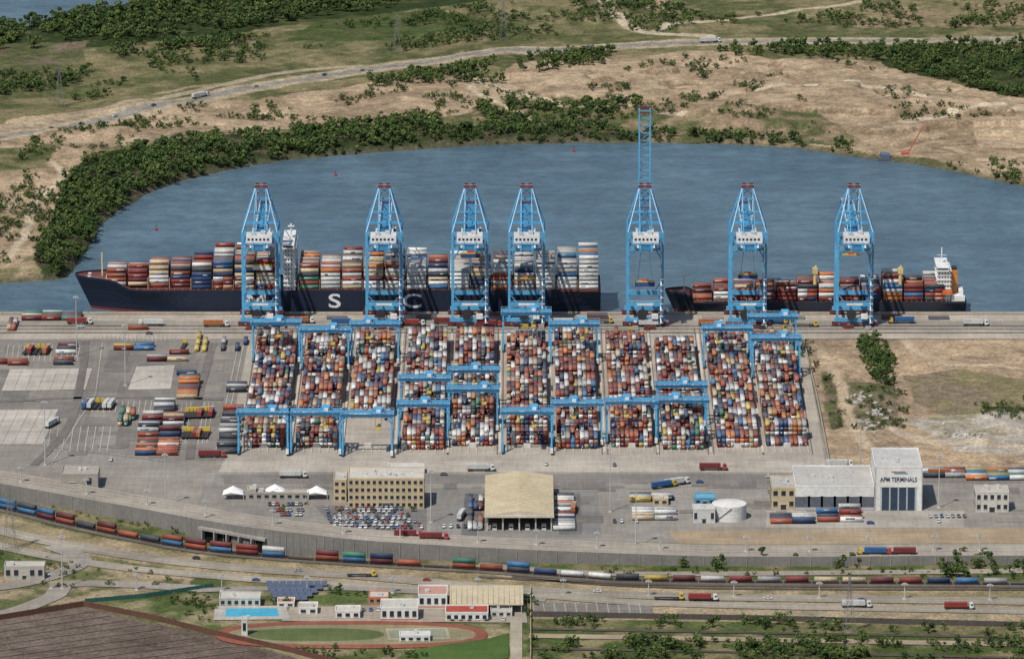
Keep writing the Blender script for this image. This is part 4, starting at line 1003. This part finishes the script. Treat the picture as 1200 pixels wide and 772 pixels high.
# ---------------- vegetation ----------------
def treemesh(seed,wide,n=130,trunk=.32):
    r=random.Random(seed); m=MB(); br=(.9,.75,.6)
    m.cyl(0,0,0,trunk,.045,br,6,.03)
    lobes=[]
    for k in range(r.randint(5,8)):
        a=r.uniform(0,6.28);d=r.uniform(.1,.36)*wide;z=r.uniform(.38,.84)
        lobes.append((d*math.cos(a),d*math.sin(a),z,r.uniform(.12,.26)*wide**.5)); m.bar((0,0,trunk*.9),(lobes[-1][0],lobes[-1][1],z),.03,.03,br)
    for k in range(n):
        lx,ly,lz,lr=r.choice(lobes)
        v=Vector((r.gauss(0,1),r.gauss(0,1),r.gauss(0,1))).normalized()*lr*r.uniform(.55,1.1); v.z*=.75
        p=Vector((lx,ly,lz))+v; nrm=(v.normalized()+Vector((r.uniform(-.6,.6),r.uniform(-.6,.6),r.uniform(0,.9)))).normalized()
        t1=nrm.orthogonal().normalized(); t1.rotate(Matrix.Rotation(r.uniform(0,6.28),3,nrm)); t2=nrm.cross(t1); s=r.uniform(.045,.10)
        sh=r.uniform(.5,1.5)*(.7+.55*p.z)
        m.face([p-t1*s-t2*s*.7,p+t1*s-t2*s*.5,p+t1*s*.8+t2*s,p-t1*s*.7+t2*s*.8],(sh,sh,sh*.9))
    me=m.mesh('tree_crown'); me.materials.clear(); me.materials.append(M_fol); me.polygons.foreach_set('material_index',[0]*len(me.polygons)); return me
TMs=[treemesh(1,1.0),treemesh(2,1.3),treemesh(3,1.15,150),treemesh(4,1.7,130,.12),treemesh(5,1.9,120,.08)]
HWW=W_(HW)
def scatter(name,polys,dens,s0,s1,thr=.0,variants=(0,1,2),base=None,sc=30,sd=60,maxn=9000):
    PX=[]
    for pl in polys:
        w=W_(pl,0 if base is None else base); xs=[p[0] for p in w];ys=[p[1] for p in w]
        n=int((max(xs)-min(xs))*(max(ys)-min(ys))*dens); x=NR.uniform(min(xs),max(xs),n);y=NR.uniform(min(ys),max(ys),n)
        k=inpoly(x+(fbm(x,y,20,3,77)-.5)*14,y+(fbm(x,y,20,3,78)-.5)*14,w)&(fbm(x,y,sc,4,sd)>thr)
        if base is None: k&=(distline(x,y,HWW,80)>16)&~((distline(x,y-26,HWW,80)<22))|(y<150)&k
        z=zat(x,y); k&=(z>-2.6)|(base is not None)
        PX.append(np.stack([x[k],y[k],z[k]],-1))
    Pp=np.concatenate(PX)[:maxn]
    vi=NR.integers(0,len(variants),len(Pp))
    e=obj(name,None)
    for a,vv in enumerate(variants):
        q=Pp[vi==a]
        if not len(q): continue
        s=s0+(s1-s0)*NR.random(len(q))**1.6; th=NR.uniform(0,6.28,len(q))
        cor=np.array([(-1,-1),(1,-1),(1,1),(-1,1)])*.5
        Vx=q[:,0,None]+s[:,None]*(cor[:,0]*np.cos(th)[:,None]-cor[:,1]*np.sin(th)[:,None]); Vy=q[:,1,None]+s[:,None]*(cor[:,0]*np.sin(th)[:,None]+cor[:,1]*np.cos(th)[:,None])
        Vv=np.stack([Vx,Vy,np.broadcast_to(q[:,2,None]-.1,Vx.shape)],-1).reshape(-1,3)
        me=bpy.data.meshes.new(name); me.from_pydata(Vv.tolist(),[],np.arange(len(q)*4).reshape(-1,4).tolist())
        o=obj('planting_points',me,e); o.instance_type='FACES'; o.use_instance_faces_scale=True; o.instance_faces_scale=1; o.show_instancer_for_render=False; o.show_instancer_for_viewport=False
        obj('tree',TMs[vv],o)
mang=[(38,314),(60,262),(72,228),(88,203),(130,186),(200,172),(260,165),(330,159),(400,151),(512,146),(514,168),(400,179),(330,186),(270,196),(215,209),(170,226),(137,246),(115,268),(98,292),(82,320),(55,324)]
scatter('mangrove_thicket',[mang],.040,4.5,10,.34,(0,1,2,3),sc=16)
scatter('shoreline_trees',[[(520,150),(560,147),(690,147),(760,153),(900,156),(905,168),(760,166),(690,165),(520,168)],[(900,160),(960,168),(960,174),(900,170)],[(966,169),(1008,169),(1008,181),(968,181)],[(1108,190),(1220,208),(1220,219),(1108,199)]],.035,3.5,8.5,.36,(0,1,2,3),sc=18)
scatter('woodland',[[(-60,38),(60,28),(150,14),(200,-12),(520,-12),(440,12),(330,25),(200,44),(80,55),(-60,68)]],.022,6,11,.36,(0,1,2),sc=35)
scatter('woodland',[[(530,80),(650,66),(722,62),(715,75),(640,86),(545,90)],[(1040,58),(1260,53),(1260,125),(1160,110),(1100,95),(1040,82)],[(840,57),(1040,58),(1040,74),(850,68)],[(430,92),(540,84),(620,94),(560,100),(440,104)],[(560,126),(740,128),(750,146),(570,142)],[(0,100),(100,82),(110,92),(0,112)],[(130,60),(300,42),(310,50),(140,70)]],.026,4.5,9.5,.43,(0,1,2,3),sc=26,sd=61)
scatter('scrub',[[(-60,70),(300,40),(640,0),(1260,-8),(1260,46),(800,46),(600,56),(300,88),(-60,140)]],.020,2.2,7,.55,(1,3,4),sc=45,sd=62)
scatter('scrub',[[(-60,170),(300,112),(560,95),(640,120),(700,140),(560,145),(300,160),(130,184),(60,250),(30,318),(-60,318)]],.022,2,5.5,.52,(3,4),sc=30,sd=63)
scatter('scrub',[[(640,72),(1040,68),(1260,115),(1260,200),(1100,185),(900,160),(720,145)]],.018,1.8,5,.57,(3,4),sc=36,sd=64)
scatter('hedge_trees',[[(1004,398),(1030,394),(1045,415),(1052,455),(1030,452),(1008,425)]],.05,4,7.5,.22,(0,1,2,3),sd=65,sc=14)
scatter('scrub',[[(1140,474),(1240,468),(1240,496),(1150,494)],[(960,440),(975,436),(990,500),(972,505)],[(985,452),(1060,450),(1075,504),(1005,506)],[(945,400),(958,470),(966,470),(953,400)]],.025,1.6,4,.46,(3,4),sd=66,sc=15)
scatter('roadside_trees',[[(1090,655),(1260,655),(1260,681),(1100,678)],[(770,657),(1000,657),(1000,666),(770,665)]],.022,4,8,.42,(0,1,2),base=ZL,sd=67,sc=18)
scatter('trackside_bushes',[[(640,748),(1260,756),(1260,800),(640,800)],[(650,726),(1260,738),(1260,745),(650,735)]],.032,2.5,7.5,.46,(0,1,3,4),base=ZL,sd=68,sc=20)
scatter('garden_trees',[[(385,735),(450,735),(450,740),(385,740)],[(200,700),(256,700),(250,735),(215,725)],[(330,755),(480,765),(520,772),(360,772)],[(310,708),(350,704),(350,712),(310,714)],[(615,700),(630,700),(630,760),(615,760)],[(380,690),(440,692),(440,702),(390,702)]],.018,2.5,5.5,.3,(0,1,3),base=ZL,sd=69)
scatter('verge_shrubs',[[(0,578),(150,606),(240,628),(230,636),(100,612),(0,592)],[(700,664),(1200,668),(1200,678),(700,674)],[(-50,640),(200,668),(230,690),(60,690)]],.024,1.2,3,.46,(3,4),base=ZL,sd=70,sc=12)
scatter('garden_trees',[[(300,590),(360,592),(370,604),(310,600)],[(390,598),(500,598),(500,602),(390,601)],[(934,400),(944,400),(952,432),(938,432)]],.014,2.5,5,.3,(0,1),sd=71)
# ---------------- camera, sun, sky ----------------
cam=bpy.data.cameras.new('camera'); co=bpy.data.objects.new('camera',cam); scn.collection.objects.link(co)
co.location=(0,CY,H); co.rotation_euler=(rad(90)-PT,0,0); cam.sensor_width=36; cam.lens=F/1200*36; cam.clip_start=10; cam.clip_end=60000; scn.camera=co
el=rad(56); dirs=Vector((-.55,-.83,0)).normalized()*math.cos(el)+Vector((0,0,math.sin(el)))
sl=bpy.data.lights.new('sun','SUN'); sl.energy=4.0; sl.angle=rad(.5); sl.color=(1,.95,.87)
so=bpy.data.objects.new('sun',sl); scn.collection.objects.link(so); so.rotation_euler=dirs.to_track_quat('Z','Y').to_euler(); so.location=(0,0,500)
w=bpy.data.worlds.new('World'); scn.world=w; w.use_nodes=True; nt=w.node_tree; bg=nt.nodes['Background']
sk=nt.nodes.new('ShaderNodeTexSky'); sk.sky_type='NISHITA'; sk.sun_disc=False; sk.sun_elevation=el; sk.sun_rotation=math.atan2(dirs.x,dirs.y)
nt.links.new(sk.outputs[0],bg.inputs[0]); bg.inputs[1].default_value=.095
scn.view_settings.view_transform='Standard'; scn.view_settings.look='None'; scn.view_settings.exposure=0
